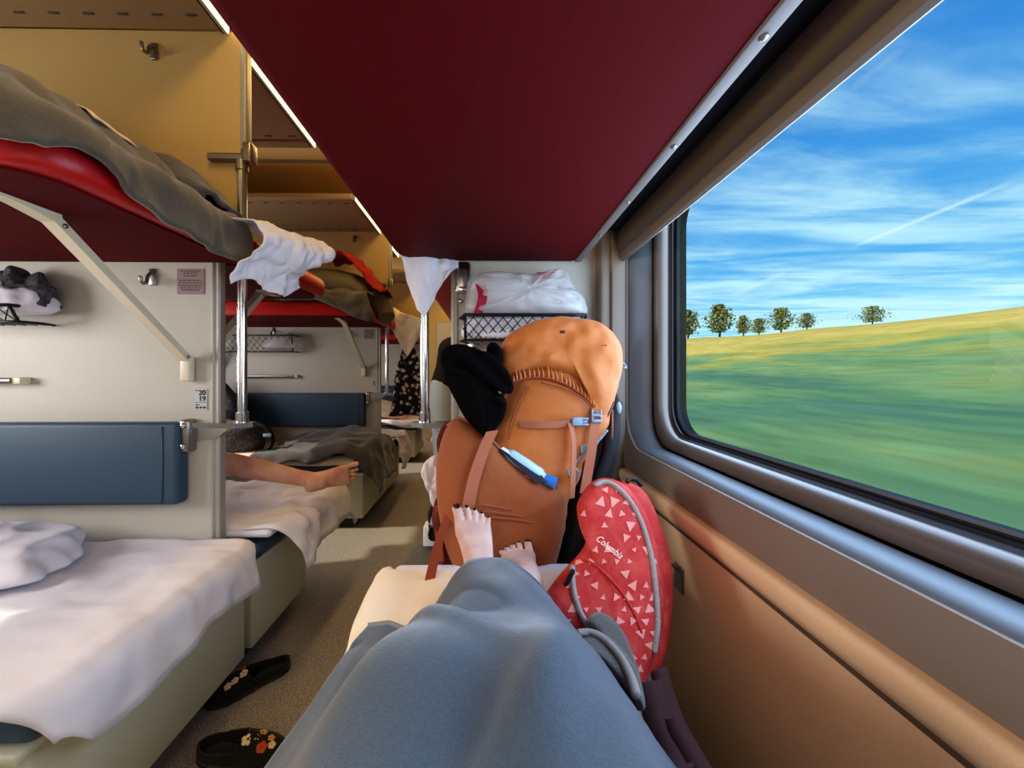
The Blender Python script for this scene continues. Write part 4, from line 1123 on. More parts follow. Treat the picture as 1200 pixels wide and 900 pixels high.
HD = _blur(np.maximum(_dil(HB, 2), .93*_blur(_dil(HB, 3), 14)), 3)
HD = np.maximum(HD, _dil(HB, 1)+.001)
HD = np.maximum(_blur(HD, 2), HB+.002)
def body_h(x, y):
    fx = max(0, min(NX-1.001, (x-GX)/GS)); fy = max(0, min(NY-1.001, (y-GY)/GS)); i, j = int(fx), int(fy); a, b = fx-i, fy-j
    return HD[i][j]*(1-a)*(1-b)+HD[i+1][j]*a*(1-b)+HD[i][j+1]*(1-a)*b+HD[i+1][j+1]*a*b
def xl(y): return lerp_table([(-.4, -.30), (.2, -.268), (.43, -.238), (.55, -.222), (.625, -.205), (.645, -.19), (.66, -.145), (.70, -.112), (.735, -.088), (.76, -.062)], y)
def xr(y): return lerp_table([(-.4, .34), (.2, .30), (.36, .255), (.43, .226), (.507, .196), (.58, .158), (.64, .128), (.70, .094), (.735, .076), (.76, .064)], y)
def yend(u): return lerp_table([(0, .648), (.10, .655), (.20, .64), (.30, .635), (.345, .640), (.40, .650), (.46, .658), (.55, .662), (.66, .655), (.78, .635), (.9, .622), (1, .615)], u)
def bl(u, v):
    ye = yend(u); y = -.35+(ye+.35)*v
    x0, x1 = -.33, .33
    # width narrows towards the feet
    a, b = lerp_table([(-.4, -.30), (.2, -.275), (.43, -.243), (.56, -.226), (.66, -.205), (.76, -.19)], y), lerp_table([(-.4, .34), (.2, .30), (.36, .238), (.43, .206), (.507, .178), (.58, .145), (.64, .125), (.70, .105), (.76, .085)], y)
    x = a+(b-a)*u
    e = min(u, 1-u); hb = 0
    z = BED+.012+max(body_h(x, y)+ (bl_h(x, y)-bl_h0(x, y)), body_h(x, y)-.006)
    if u > .93: z -= (z-BED-.008)*((u-.93)/.07)**1.5
    if v > .95 and u < .36: z = z-.3*(z-BED-.008)*((v-.95)/.05)
    if u < .06 and y < .6: z -= .006*((.06-u)/.06)
    return V((x, y, z))
NB = (150, 150)
o = cloth('fleece_blanket', bl, NB[0], NB[1], M['blanket'], amp=.004, sc=5, thick=.009, flow=(4, 4, 4))
tag(o, 'slate grey fleece blanket over the legs of the person on the side bunk', 'blanket')
blanket = o
pts = [bl(i/60*.42, 1.0)+V((0, .002, .002)) for i in range(61)]
obj('hem', MB().tube(pts, .006, 8), M['hem'], o, label='pale stitched blanket hem')
pts = [bl(.42+i/40*.58, 1.0)+V((0, .001, .0)) for i in range(41)]
obj('hem', MB().tube(pts, .0055, 8), M['blanket'], o)

# ---- sleeper with the bare foot, bunk behind the first partition
mb = MB(); SB = .512
heel = W(358, 574, 1.60); toe = W(415, 556, 1.71)
nl = foot(mb, heel, toe-heel, (-.45, .80, .25), (-.1, -.2, -1), .235, 1.22)
dd = (toe-heel).normalized()
ank = heel+dd*.045+V((-.45, .80, .25))*.048; knee = W(232, 536, 1.64); hip = V((-1.78, 1.66, .66))
mb.limb([ank+V((.02, 0, -.004)), ank+(knee-ank)*.15, ank+(knee-ank)*.5, knee, knee.lerp(hip, .5), hip], [.037, .034, .046, .050, .075, .095], 18)
ank2 = V((-1.78, 1.90, .555)); knee2 = V((-1.44, 1.86, .585)); mb.limb([hip+V((0, .1, -.02)), knee2, ank2], [.09, .055, .036], 16)
foot(mb, ank2+V((-.0, .0, -.045)), (1, .1, .15), (0, .2, 1), (0, 1, 0), .235)
torso(mb, (-1.86, 1.68, .64), (-2.20, 1.68, .645), (-2.36, 1.68, .65), (-2.40, 1.68, .66), (0, .55, .8), .72)
Pq, Bq = head(mb, (-2.47, 1.68, .66), (-1, 0, 0), (.0, -.9, .4))
for s in (-1, 1):
    sh = V((-2.22, 1.68+.12*s, .66+.02*s)); el = V((-1.98, 1.68+.19*s, .62)); wr = V((-1.80, 1.68+.14*s, .68)); mb.limb([sh, el, wr], [.045, .037, .026], 12); hand(mb, wr, (.8, -.3*s, .1), (0, .2, 1), s)
p2 = body_obj('person', mb, M['skin2'], 'person asleep behind the first partition, one bare leg and foot stretched towards the aisle', (-1.7, 1.66, SB), .0042, 4)
add_nails(nl, M['nail'], p2)
face_parts(Pq, Bq, p2, M['hair'])
mb = MB(); torso(mb, (-1.86, 1.68, .645), (-2.20, 1.68, .65), (-2.30, 1.68, .655), (-2.31, 1.68, .655), (0, .55, .8), .80); mb.limb([hip+V((-.05, 0, 0)), hip.lerp(knee, .4)], [.108, .088], 16); mb.limb([hip+V((-.05, .1, -.02)), V((-1.6, 1.78, .62))], [.10, .08], 16)
obj('nightshirt', mb, M['sweater'], p2, remesh=.012, smooth_it=3)

# ---- reclining legs in the farthest compartment
mb = MB(); yy = yc+.28
a1 = W(466, 484, yy-.05); f1 = W(489, 487, yy-.05)
for k, (an, to, kn) in enumerate(((W(463, 479, yy+.04), W(489, 487.5, yy+.02), V((-1.42, yy+.05, .70))), (W(459, 487, yy-.10), W(476, 487, yy-.12), V((-1.45, yy-.10, .62))))):
    dd = (to-an); mb.limb([an, kn.lerp(an, .5), kn, V((-1.85, yy-.02+.1*(1-k), .63))], [.034, .05, .055, .085], 14)
    foot(mb, an+V((-.02, 0, -.035)), dd, (0, -.3, 1), (0, -1, -.3), .22)
torso(mb, (-1.92, yy, .62), (-2.22, yy, .65), (-2.36, yy, .70), (-2.40, yy, .72), (0, 1, 0), .9)
Pq, Bq = head(mb, (-2.46, yy, .76), (-.8, 0, .5), (.4, -.3, .8))
for s in (-1, 1):
    sh = V((-2.26, yy+.14*s, .66)); el = V((-2.02, yy+.2*s, .62)); wr = V((-1.86, yy+.08*s, .74)); mb.limb([sh, el, wr], [.045, .037, .026], 12); hand(mb, wr, (.7, -.4*s, .1), (0, .1, 1), s)
p3 = body_obj('person', mb, M['skin2'], 'person reclining on the last lower bunk with bare feet crossed by the floral dress', (-1.7, yy, .50), .007, 4)
face_parts(Pq, Bq, p3, M['hair'])
mb = MB(); torso(mb, (-1.92, yy, .625), (-2.22, yy, .655), (-2.32, yy, .69), (-2.33, yy, .69), (0, 1, 0), .98); obj('shirt', mb, M['sweater'], p3, remesh=.012, smooth_it=3)
mb = MB()
for k, kn in enumerate((V((-1.42, yy+.05, .70)), V((-1.45, yy-.10, .62)))):
    mb.limb([V((-1.92, yy+.08-.16*k, .63)), kn, V((-1.10, yy+.05-.15*k, .63))], [.105, .068, .058], 16)
obj('leggings', mb, M['beige_cloth'], p3, remesh=.010, smooth_it=3)

# ---- person standing in the aisle, bent towards the side bunk
mb = MB(); Yp = 2.92
pel = V((-.33, Yp, .93)); che = V((-.245, Yp-.02, 1.26)); nk = V((-.05, Yp-.03, 1.46)); hd = V((.02, Yp-.04, 1.52))
torso(mb, pel, che, nk, hd, (.1, 1, 0), .85)
Pq, Bq = head(mb, (.08, Yp-.05, 1.56), (.6, 0, .8), (.75, -.1, -.6))
for s in (-1, 1):
    hp = pel+V((.01, .09*s, -.02)); kn = V((-.33, Yp+.10*s, .50)); an = V((-.34, Yp+.11*s, .09)); mb.limb([hp, kn, an], [.09, .058, .038], 14)
    foot(mb, an+V((-.06, 0, -.085)), (1, .12*s, 0), (0, 0, 1), (0, s, 0), .245)
    sh = V((-.12, Yp+.17*s, 1.38)); el = V((.02, Yp+.20*s, 1.13)); wr = V((.20, Yp+.14*s, 1.02)); mb.limb([sh, el, wr], [.045, .038, .027], 12); hand(mb, wr, (.8, 0, -.5), (.3, 0, .9), s)
p4 = body_obj('person', mb, M['skin2'], 'person in black knit sweater and pale jeans standing in the aisle beyond the backpack', (-.3, Yp, 0), .007, 4)
face_parts(Pq, Bq, p4, M['hair'])
mb = MB(); torso(mb, pel+V((.02, 0, .07)), che, nk-V((.05, 0, .05)), nk-V((.045, 0, .045)), (.1, 1, 0), 1.02)
for s in (-1, 1): mb.limb([V((-.12, Yp+.16*s, 1.37)), V((.02, Yp+.20*s, 1.13)), V((.17, Yp+.15*s, 1.035))], [.066, .052, .04], 14)
mb2 = MB(); mb2.add([v+(v-V((v.x*.0-.24+.0*v.x, Yp, v.z))).normalized()*.012 for v in mb.v], mb.f); obj('sweater', mb2, M['sweater'], p4, remesh=.010, smooth_it=4)
mb = MB()
for s in (-1, 1):
    hp = pel+V((.0, .09*s, 0)); mb.limb([hp+V((0, 0, .06)), hp+V((0, 0, -.04)), V((-.33, Yp+.10*s, .50)), V((-.34, Yp+.11*s, .13))], [.10, .108, .075, .062], 16)
mb.limb([pel+V((0, -.06, .03)), pel+V((0, .06, .03))], [.108, .108], 14)
obj('jeans', mb, M['jeans'], p4, remesh=.010, smooth_it=3)
for s in (-1, 1):
    an = V((-.34, Yp+.11*s, .09)); mb = MB(); foot(mb, an+V((-.075, 0, -.088)), (1, .12*s, 0), (0, 0, 1), (0, s, 0), .272, 1.12); obj('shoe', mb, M['sole'], p4, remesh=.008, smooth_it=6)

# ---- sleeper on the last upper bunk: only dark hair shows above the bedding
mb = MB(); yy = yc+.30; zz = UT
torso(mb, (-1.75, yy, zz+.115), (-1.35, yy, zz+.12), (-1.20, yy, zz+.12), (-1.15, yy, zz+.12), (0, 1, 0), .9)
Pq, Bq = head(mb, (-1.06, yy, zz+.16), (1, 0, .15), (-.1, -.3, 1))
for s in (-1, 1):
    hp = V((-1.8, yy+.08*s, zz+.10)); mb.limb([hp, V((-2.15, yy+.09*s, zz+.13)), V((-2.45, yy+.08*s, zz+.06))], [.09, .056, .036], 12)
    foot(mb, V((-2.50, yy+.08*s, zz+.012)), (-.15, .1*s, 1), (1, 0, 0), (0, s, 0), .23)
    sh = V((-1.32, yy+.15*s, zz+.11)); el = V((-1.56, yy+.2*s, zz+.07)); wr = V((-1.68, yy+.10*s, zz+.21)); mb.limb([sh, el, wr], [.045, .037, .026], 12); hand(mb, wr, (-.6, -.6*s, 0), (0, 0, 1), s)
p5 = body_obj('person', mb, M['skin2'], 'dark-haired person lying on the last upper bunk behind the pale sheet', (-1.6, yy, UT), .009, 4)
face_parts(Pq, Bq, p5, M['hair'])
def cov(u, v):
    x = -2.5+1.18*u; w = (v-.5)*.60
    return V((x, yy+w*1.0, zz+.012+.262*exp(-(w/.22)**4)*(.92+.08*sin(u*9))))
o = cloth('white_duvet', cov, 30, 26, M['white_sheet'], amp=.02, sc=8, thick=.006); tag(o, 'white duvet over the person on the last upper bunk', 'duvet')
# ------------------------------------------------------------------ luggage
def Yb(py): return .975+.00052*(690-py)         # the backpack leans back towards the partition
pk = thing('backpack', 'big orange and rust hiking backpack leaning on the side partition', 'backpack', (.03, .95, .632))
def pack_ring(py, cx, hw, dh, n=36, e=.72, dy=0.0, wr=.011):
    c = W(cx, py, Yb(py)+dy); w = hw*c.y/F; ring = []
    for k in range(n):
        a = 2*pi*k/n; ca, sa = cos(a), sin(a)
        p = c+V((math.copysign(abs(ca)**e, ca)*w, math.copysign(abs(sa)**e, sa)*dh, 0)); f = (fold(V((p.x*9, p.y*9, p.z*16)))*.6+noise.noise(V((p.x*14+p.z*9, p.y*14, p.z*34)))*.8)*wr
        p = p+(p-c).normalized()*f; p.z = max(p.z, .634); ring.append(p)
    return ring
rows = [(676, 586, 44, .07), (668, 588, 54, .085), (640, 592, 60, .09), (610, 598, 62, .092), (580, 602, 63, .092), (550, 613, 65, .090), (520, 628, 67, .086), (495, 643, 68, .084), (470, 651, 68, .082), (445, 656, 66, .078), (425, 658, 60, .068), (412, 660, 48, .05)]
R = []
for (a, b) in zip(rows, rows[1:]):
    for t in range(4):
        s = t/4; R.append(pack_ring(*[a[i]+(b[i]-a[i])*s for i in range(4)]))
R.append(pack_ring(*rows[-1]))
obj('main_body', MB().loft(R), M['orange'], pk, sub=1)
# floating lid with a gathered hem
ol = [(588, 447), (584, 425), (592, 402), (610, 388), (634, 380), (662, 377), (692, 381), (714, 392), (727, 410), (728, 432), (723, 455), (716, 478), (708, 497), (700, 498), (697, 478), (686, 464), (668, 452), (648, 444), (626, 441), (606, 445)]
ol = [W(x, y, Yb(y)-.015) for x, y in ol]
ctr = W(660, 420, Yb(420)-.015)
lid = MB().pillow(ol, (-.12, -.9, .28), .085, .075, 18, .40, center=ctr, wr=.009, ws=12, wmode=1.0)
lo = obj('lid', lid, M['orange'], pk, sub=1)
# gathers and piping along the lid hem
hem = smooth_path([W(x, y, Yb(y)-.088+.0006*abs(x-655)*.35) for x, y in ((592, 452), (606, 446), (626, 442), (648, 445), (668, 453), (686, 466), (698, 482), (703, 497))], 8)
mb = MB(); mb.tube(hem, .0042, 8); obj('elastic_hem', mb, M['rust_dark'], lo)
mb = MB()
for i in range(2, len(hem)-3, 2):
    p = hem[i]; q = p+V((random.uniform(-.003, .003)-.003, .006, random.uniform(.018, .035))); mb.limb([p, p.lerp(q, .5)+V((0, -.006, 0)), q], [.0042, .0036, .0012], 6)
obj('gathers', mb, M['orange'], lo)
mb = MB(); sm = smooth_path([W(x, y, Yb(y)-.10+.0004*abs(x-655)) for x, y in ((628, 379), (650, 383), (672, 390), (694, 402), (710, 414))], 6); mb.tube(sm, .0022, 6); obj('lid_seam', mb, M['rust_dark'], lo)
for x, y in ((659, 389), (708, 406)):
    c = W(x, y, Yb(y)-.098); obj('zip_tab', MB().rbox((c.x-.007, c.y-.003, c.z-.004), (c.x+.007, c.y+.003, c.z+.004), .001), M['maroon'], lo, auto=.6)
# curved front seams of the orange body
mb = MB()
for pp in (((618, 452), (606, 475), (598, 500), (596, 515)), ((634, 448), (662, 456), (684, 468), (698, 486)), ((596, 452), (590, 470), (582, 490), (578, 505))):
    mb.tube(smooth_path([W(x, y, Yb(y)-.092+.00003*abs(x-650)**1.25) for x, y in pp], 6), .0024, 6)
obj('body_seam', mb, M['rust_dark'], pk)
# rust stretch front pocket
of = [(512, 560), (515, 528), (524, 500), (538, 490), (556, 498), (572, 512), (590, 530), (610, 546), (632, 560), (652, 570), (663, 580), (663, 610), (656, 645), (646, 670), (625, 680), (590, 684), (552, 680), (530, 655), (517, 610)]
of = [W(x, y, Yb(y)-.06) for x, y in of]
fp = obj('front_pocket', MB().pillow(of, (-.15, -.95, .15), .060, .05, 12, .40, center=W(590, 610, Yb(610)-.06), wr=.005, ws=9), M['brown'], pk, sub=1)
edge = smooth_path([W(x, y, Yb(y)-.078) for x, y in ((524, 499), (538, 490), (556, 498), (574, 514), (592, 532), (610, 546), (632, 560), (654, 571))], 6)
obj('pocket_edge', MB().tube(edge, .0038, 8), M['rust_strap'], fp)
c = W(618, 562, Yb(562)-.092); obj('loop_tab', MB().rbox((c.x-.010, c.y-.004, c.z-.016), (c.x+.010, c.y+.001, c.z+.012), .002), M['rust_strap'], fp, auto=.6)
mb = MB()
for y0, a0, a1 in ((592, 552, 600), (600, 560, 612), (607, 572, 625)):
    mb.limb(smooth_path([W(a0+(a1-a0)*t, y0+6*t*t, Yb(y0)-.119+.004*abs(t-.5)) for t in (0, .33, .66, 1)], 4), [.001]+[.0026]*11+[.001], 6)
obj('stretch_crease', mb, M['brown'], fp)
# dark maroon side and lower panels
ml = [W(x, y, Yb(y)-.035) for x, y in ((516, 578), (522, 600), (536, 612), (548, 640), (556, 676), (534, 680), (522, 655), (514, 620), (510, 595))]
obj('lower_panel', MB().pillow(ml, (-.3, -.9, .1), .045, .03, 6, .45, wr=.006, ws=20), M['maroon'], pk, sub=1)
ml = [W(x, y, Yb(y)-.02) for x, y in ((514, 520), (520, 500), (530, 492), (534, 500), (524, 520), (518, 540))]
obj('side_panel', MB().pillow(ml, (-.5, -.8, .1), .02, .03, 5, .45), M['maroon'], pk)
ml = [W(x, y, Yb(y)-.105) for x, y in ((570, 655), (585, 648), (604, 662), (640, 678), (650, 684), (612, 690), (575, 686))]
obj('lower_panel', MB().pillow(ml, (0, -.95, .2), .012, .03, 5, .45), M['maroon'], pk)
# black harness and back panel on the far side
bk = [(700, 470), (716, 455), (721, 475), (718, 520), (708, 560), (690, 610), (672, 650), (655, 680), (640, 684), (650, 640), (664, 600), (672, 560), (686, 520)]
bk = [W(x, y, Yb(y)+.02) for x, y in bk]
hp = obj('back_panel', MB().pillow(bk, (.5, -.8, 0), .045, .05, 8, .42, center=W(688, 560, Yb(560)+.02)), M['black'], pk, sub=1)
pts = smooth_path([W(x, y, Yb(y)-.02) for x, y in ((722, 470), (717, 500), (714, 530), (704, 560), (692, 585))], 6); obj('shoulder_strap', MB().tube(pts, .020, 10, flat=.6), M['black'], pk)
pts = smooth_path([W(x, y, Yb(y)-.045) for x, y in ((716, 470), (708, 490), (698, 505), (690, 525), (686, 545))], 6); obj('harness_edge', MB().tube(pts, .011, 8, flat=.6), M['black'], pk)
# webbing straps
def strap(name, px, hw, dep, m, parent=pk, wdir=(1, 0, 0)):
    P_ = smooth_path([W(x, y, Yb(y)+dp) for (x, y), dp in zip(px, dep)], 5)
    return obj(name, MB().strip(P_, V(wdir)*hw, .0016), m, parent, smooth=False)
strap('compression_strap', [(609, 497), (630, 498), (655, 497), (674, 494)], .0095, [-.082, -.093, -.094, -.092], M['rust_strap'], wdir=(0, 0, 1))
strap('compression_strap', [(688, 492), (697, 489)], .009, [-.088, -.08], M['rust_strap'], wdir=(0, 0, 1))
strap('hanging_strap', [(668, 496), (672, 515), (672, 540), (671, 570), (670, 584)], .0075, [-.097, -.105, -.11, -.112, -.112], M['rust_strap'], wdir=(.9, .4, 0))
strap('hanging_strap', [(699, 478), (697, 500), (693, 530), (688, 560), (685, 578)], .0125, [-.085, -.095, -.095, -.09, -.09], M['rust_strap'])
strap('side_strap', [(718, 480), (718, 500), (718, 530)], .007, [-.03, -.03, -.02], M['rust_strap'], wdir=(.5, .8, 0))
strap('haul_strap', [(577, 505), (566, 530), (556, 560), (549, 592), (545, 610)], .0155, [-.130, -.134, -.136, -.130, -.11], M['rust_strap'], wdir=(1, 0, .15))
strap('hip_belt_strap', [(528, 598), (516, 630), (508, 660), (501, 692)], .011, [-.10, -.13, -.15, -.16], M['rust_dark'], wdir=(1, .3, .1))
strap('hip_belt_strap', [(514, 592), (514, 625), (516, 658)], .009, [-.07, -.075, -.09], M['rust_dark'])
c = W(529, 612, Yb(612)-.10); obj('dark_buckle', MB().rbox((c.x-.022, c.y-.008, c.z-.009), (c.x+.018, c.y+.004, c.z+.008), .003), M['black'], pk, auto=.6)
def buckle(x, y, dp, w, h):
    c = W(x, y, Yb(y)+dp)
    mb = MB().rbox((c.x-w, c.y-.006, c.z-h), (c.x+w*.2, c.y+.004, c.z+h), .003).rbox((c.x+w*.1, c.y-.006, c.z-h*.95), (c.x+w, c.y+.003, c.z-h*.45), .002).rbox((c.x+w*.1, c.y-.006, c.z+h*.45), (c.x+w, c.y+.003, c.z+h*.95), .002).rbox((c.x-w*.1, c.y-.004, c.z-h*.3), (c.x+w*.9, c.y+.002, c.z+h*.3), .002)
    obj('buckle', mb, M['blue_grey'], pk, auto=.6, label='pale blue plastic buckle')
buckle(680, 494, -.098, .022, .011); 
c = W(699, 487, Yb(487)-.10)
obj('buckle', MB().rbox((c.x-.014, c.y-.005, c.z-.016), (c.x-.009, c.y+.004, c.z+.016), .002).rbox((c.x+.009, c.y-.005, c.z-.016), (c.x+.014, c.y+.004, c.z+.016), .002).rbox((c.x-.012, c.y-.006, c.z-.018), (c.x+.012, c.y+.004, c.z-.010), .002).rbox((c.x-.012, c.y-.006, c.z-.002), (c.x+.012, c.y+.004, c.z+.004), .002), M['blue_grey'], pk, auto=.6, label='grey blue ladder buckle')
pts = smooth_path([W(x, y, Yb(y)-.07) for x, y in ((712, 504), (702, 516), (690, 524), (680, 535), (670, 548), (667, 552))], 5); obj('cord', MB().tube(pts, .0026, 7), M['blue_grey'], pk, label='thin pale drawcord')
c = W(685, 526, Yb(526)-.075); obj('cord_lock', MB().rbox((c.x-.011, c.y-.006, c.z-.013), (c.x+.011, c.y+.006, c.z+.011), .004), M['blue_grey'], pk, auto=.6)
c = W(672, 554, Yb(554)-.075); obj('cord_ring', MB().tube([c+V((.013*cos(2*pi*k/16), 0, .012*sin(2*pi*k/16))) for k in range(16)], .0026, 7, loop=True), M['blue_grey'], pk)
c = W(725, 478, Yb(478)-.03); obj('side_buckle', MB().ell(c, .008, .008, .018), M['blue_grey'], pk)
pts = smooth_path([W(x, y, Yb(y)-.02) for x, y in ((727, 424), (732, 427), (734, 431), (730, 430))], 4); obj('lid_cord', MB().tube(pts, .0022, 6), M['blue_grey'], pk)

# bottle and leaflet tucked in the front pocket
a, b = W(592, 529, Yb(529)-.075), W(640, 562, Yb(562)-.088); d = (b-a).normalized()
t = thing('water_bottle', 'clear bottle with a blue cap lying in the backpack front pocket', 'bottle', b)
q = b-d*.005
obj('bottle_body', MB().tube([a+d*.004, a+d*.02, a+d*.06, b-d*.02, b-d*.012, b-d*.002], [.010, .017, .018, .018, .013, .012], 18), M['bottle'], t)
ce = W(650, 566, Yb(566)-.098); dc = (ce-q).normalized()
mb = MB(); R = []
for s_ in (0, 1):
    x = dc.cross(V((0, 1, 0))).normalized(); y = dc.cross(x); R.append([q+(dc*.004)+dc*(.028*s_)+(x*cos(2*pi*k/40)+y*sin(2*pi*k/40))*(.0135+.0007*(k % 2)) for k in range(40)])
mb.loft(R); obj('cap', mb, M['cap_blue'], t, auto=.5, label='ribbed blue screw cap')
lf = [W(585, 527, Yb(527)-.092), W(590, 524, Yb(524)-.080), W(632, 552, Yb(552)-.094), W(640, 566, Yb(566)-.108), W(628, 566, Yb(566)-.110)]
mb = MB(); n_ = V((0, -.0012, .0006)); mb.add(lf+[p+n_ for p in lf], [(0, 1, 2, 3, 4), (9, 8, 7, 6, 5)]+[(i, (i+1) % 5, 5+(i+1) % 5, 5+i) for i in range(5)])
o = obj('leaflet', mb, M['ink'], smooth=False); tag(o, 'folded dark and white leaflet beside the bottle in the backpack pocket', 'leaflet')
lf2 = [p+n_*2.2 for p in (lf[1], lf[1].lerp(lf[2], 1), lf[3].lerp(lf[2], .6), lf[0].lerp(lf[1], .35))]
mb = MB(); mb.add(lf2, [(0, 1, 2, 3)]); obj('printed_edge', mb, M['paper'], o, smooth=False, label='white printed strip')

# black fleece hanging over the pack's corner
def fleece_lobe(mb, px, Yv, hf, hb, c=None):
    mb.pillow([W(x, y, Yv) for x, y in px], (0, -1, .1), hf, hb, 8, .45, center=W(*c, Yv) if c else None, wr=.006, ws=14)
mb = MB(); yf = Yb(450)-.115
fleece_lobe(mb, ((521, 436), (540, 425), (562, 432), (576, 448), (588, 468), (592, 486), (582, 502), (572, 514), (560, 506), (545, 490), (533, 468), (525, 452)), yf, .05, .05)
fleece_lobe(mb, ((516, 420), (522, 408), (536, 404), (550, 406), (562, 416), (566, 428), (556, 432), (540, 430), (526, 438), (519, 432)), yf-.004, .045, .05)
fleece_lobe(mb, ((548, 408), (562, 410), (578, 420), (594, 438), (602, 452), (598, 462), (588, 458), (574, 444), (560, 428), (550, 418)), yf-.012, .04, .05)
fleece_lobe(mb, ((572, 404), (580, 402), (588, 410), (588, 424), (578, 426), (570, 416)), yf+.03, .035, .05)
fleece_lobe(mb, ((576, 468), (588, 462), (594, 474), (590, 486), (580, 490)), yf-.020, .03, .04)
for pp, r in ((((519, 418), (530, 412), (545, 416), (560, 430), (576, 446), (594, 460)), .014), (((524, 440), (532, 434), (546, 440), (556, 458), (562, 480), (566, 500)), .009), (((560, 412), (576, 420), (592, 438), (600, 452)), .011), (((574, 470), (582, 466), (590, 474)), .008)):
    pts = smooth_path([W(x, y, yf-.052) for x, y in pp], 5); mb.tube(pts, [r*(.5+.5*sin(pi*min(1, max(0, i/(len(pts)-1)*.9+.05)))) for i in range(len(pts))], 10)
o = obj('black_fleece', mb, M['fleece'], remesh=.0045, smooth_it=3); tag(o, 'black fleece jacket draped over the upper corner of the orange backpack', 'jacket')

# white plastic bag and dark bag squeezed behind the pack
wb = [W(x, y, 1.06) for x, y in ((500, 550), (503, 538), (512, 533), (522, 545), (530, 580), (528, 610), (518, 600), (508, 575))]
o = obj('white_bag', MB().pillow(wb, (-.6, -.8, 0), .03, .03, 6, .42, wr=.012, ws=30), M['white_sheet'], sub=1); tag(o, 'crumpled white plastic bag peeking out beside the backpack', 'bag')
a = W(512, 600, 1.12); o = obj('striped_pouch', MB().pillow([W(x, y, 1.10) for x, y in ((508, 594), (514, 588), (524, 592), (526, 630), (508, 632), (506, 614))], (-.4, -.9, 0), .03, .03, 6, .42, wr=.008, ws=40), M['floral'], sub=1); tag(o, 'small black and white patterned pouch beside the backpack base', 'pouch')
obj('carry_strap', MB().tube(smooth_path([W(x, y, 1.075) for x, y in ((505, 614), (504, 602), (508, 593), (516, 588), (519, 590))], 5), .007, 8), M['black'], o, label='black strap')
o = obj('paper_sheet', MB().rbox((a.x-.035, 1.08, BZ-.045), (a.x+.06, 1.13, BZ+.012), .004), M['white_sheet'], auto=.6); tag(o, 'small white packet on the seat cushion beside the backpack base', 'packet')

# dark speckled rucksack on the bunk with the charcoal blanket
YS = 2.86
t = thing('grey_rucksack', 'dark speckled grey rucksack leaning on the backrest behind the chrome pole', 'rucksack', (-1.9, YS, .51))
up_ = [W(x, y, YS+.10) for x, y in ((225, 500), (222, 460), (240, 440), (258, 444), (270, 456), (282, 470), (284, 492), (262, 504))]
obj('upper_flap', MB().pillow(up_, (.1, -.9, .2), .10, .10, 8, .42, wr=.012, ws=10), M['speckle'], t, sub=1)
lo_ = [W(x, y, YS-.02) for x, y in ((225, 525), (224, 500), (250, 490), (285, 494), (303, 500), (308, 515), (303, 528), (285, 538), (262, 533))]
obj('main_pouch', MB().pillow(lo_, (0, -.9, .2), .13, .12, 8, .42, wr=.015, ws=9), M['speckle'], t, sub=1)
pts = smooth_path([W(x, y, YS-.10) for x, y in ((300, 496), (310, 500), (318, 508), (319, 520), (312, 527), (302, 528))], 5); obj('strap', MB().tube(pts, .022, 10, flat=.5), M['black'], t, label='black padded strap')
c = W(313, 510, YS-.13); obj('care_tag', MB().rbox((c.x-.03, c.y-.002, c.z-.012), (c.x+.03, c.y+.002, c.z+.012), .001), M['blue_grey'], t, auto=.6)

# ---- coral daypack leaning on the wall
def Yd(py): return .585+.00105*(803-py)
NRM = V((-.42, -.80, .42)).normalized()
dp = thing('daypack', 'coral red daypack printed with pale triangles, leaning on the wall by the window', 'daypack', (.24, .66, .632))
od = [(680, 590), (690, 572), (702, 563), (716, 562), (732, 568), (744, 580), (756, 600), (766, 625), (774, 655), (779, 690), (778, 725), (772, 755), (764, 780), (754, 802), (738, 796), (715, 775), (685, 756), (660, 742), (641, 724), (638, 706), (648, 688), (664, 668), (682, 648), (690, 632), (682, 612)]
odw = [W(x, y, Yd(y)) for x, y in od]
cd = W(724, 690, Yd(690))
mbp = MB().pillow(odw, NRM, .070, .055, 14, .36, center=cd, wr=.007, ws=9, wmode=1)
base_v, base_f = list(mbp.v), list(mbp.f)
# pale printed triangles laid flush on the fabric of the same part
bm = bmesh.new(); vs = [bm.verts.new(v) for v in base_v]
for f in base_f:
    try: bm.faces.new([vs[i] for i in f])
    except ValueError: pass
bmesh.ops.recalc_face_normals(bm, faces=bm.faces[:]); bm.normal_update()
from mathutils.bvhtree import BVHTree
bvh = BVHTree.FromBMesh(bm)
def on_pack(px, py, lift=.0012):
    d = ray(px, py).normalized(); h, n, i, dist = bvh.ray_cast(V((0, 0, CAMZ)), d)
    return (h-d*lift) if h else None
rnd = random.Random(11); cells = []
sx, sy = 15.0, 14.0
for i in range(12):
    for j in range(18):
        cx_, cy_ = 640+i*sx+(j % 2)*sx*.5+(j*2.2), 560+j*sy
        if rnd.random() < .30: continue
        s = rnd.uniform(3.4, 7.6); fl = rnd.choice((0, pi, pi*.5, -pi*.5))+rnd.uniform(-.3, .3)+.35
        tri = [(cx_+s*cos(fl+q), cy_+s*1.05*sin(fl+q)) for q in (0, 2.2, 4.1)]
        P_ = [on_pack(*q) for q in tri]
        if any(p is None for p in P_): continue
        if max((P_[a]-P_[b]).length for a, b in ((0, 1), (1, 2), (0, 2))) > .035: continue
        m_ = [on_pack((tri[a][0]+tri[b][0])/2, (tri[a][1]+tri[b][1])/2) for a, b in ((0, 1), (1, 2), (2, 0))]
        if any(p is None for p in m_): continue
        mbp.add(P_+m_, [(0, 3, 5), (3, 1, 4), (5, 4, 2), (3, 4, 5)], 1)
obj('main_body', mbp, [M['daypack'], M['tri']], dp)
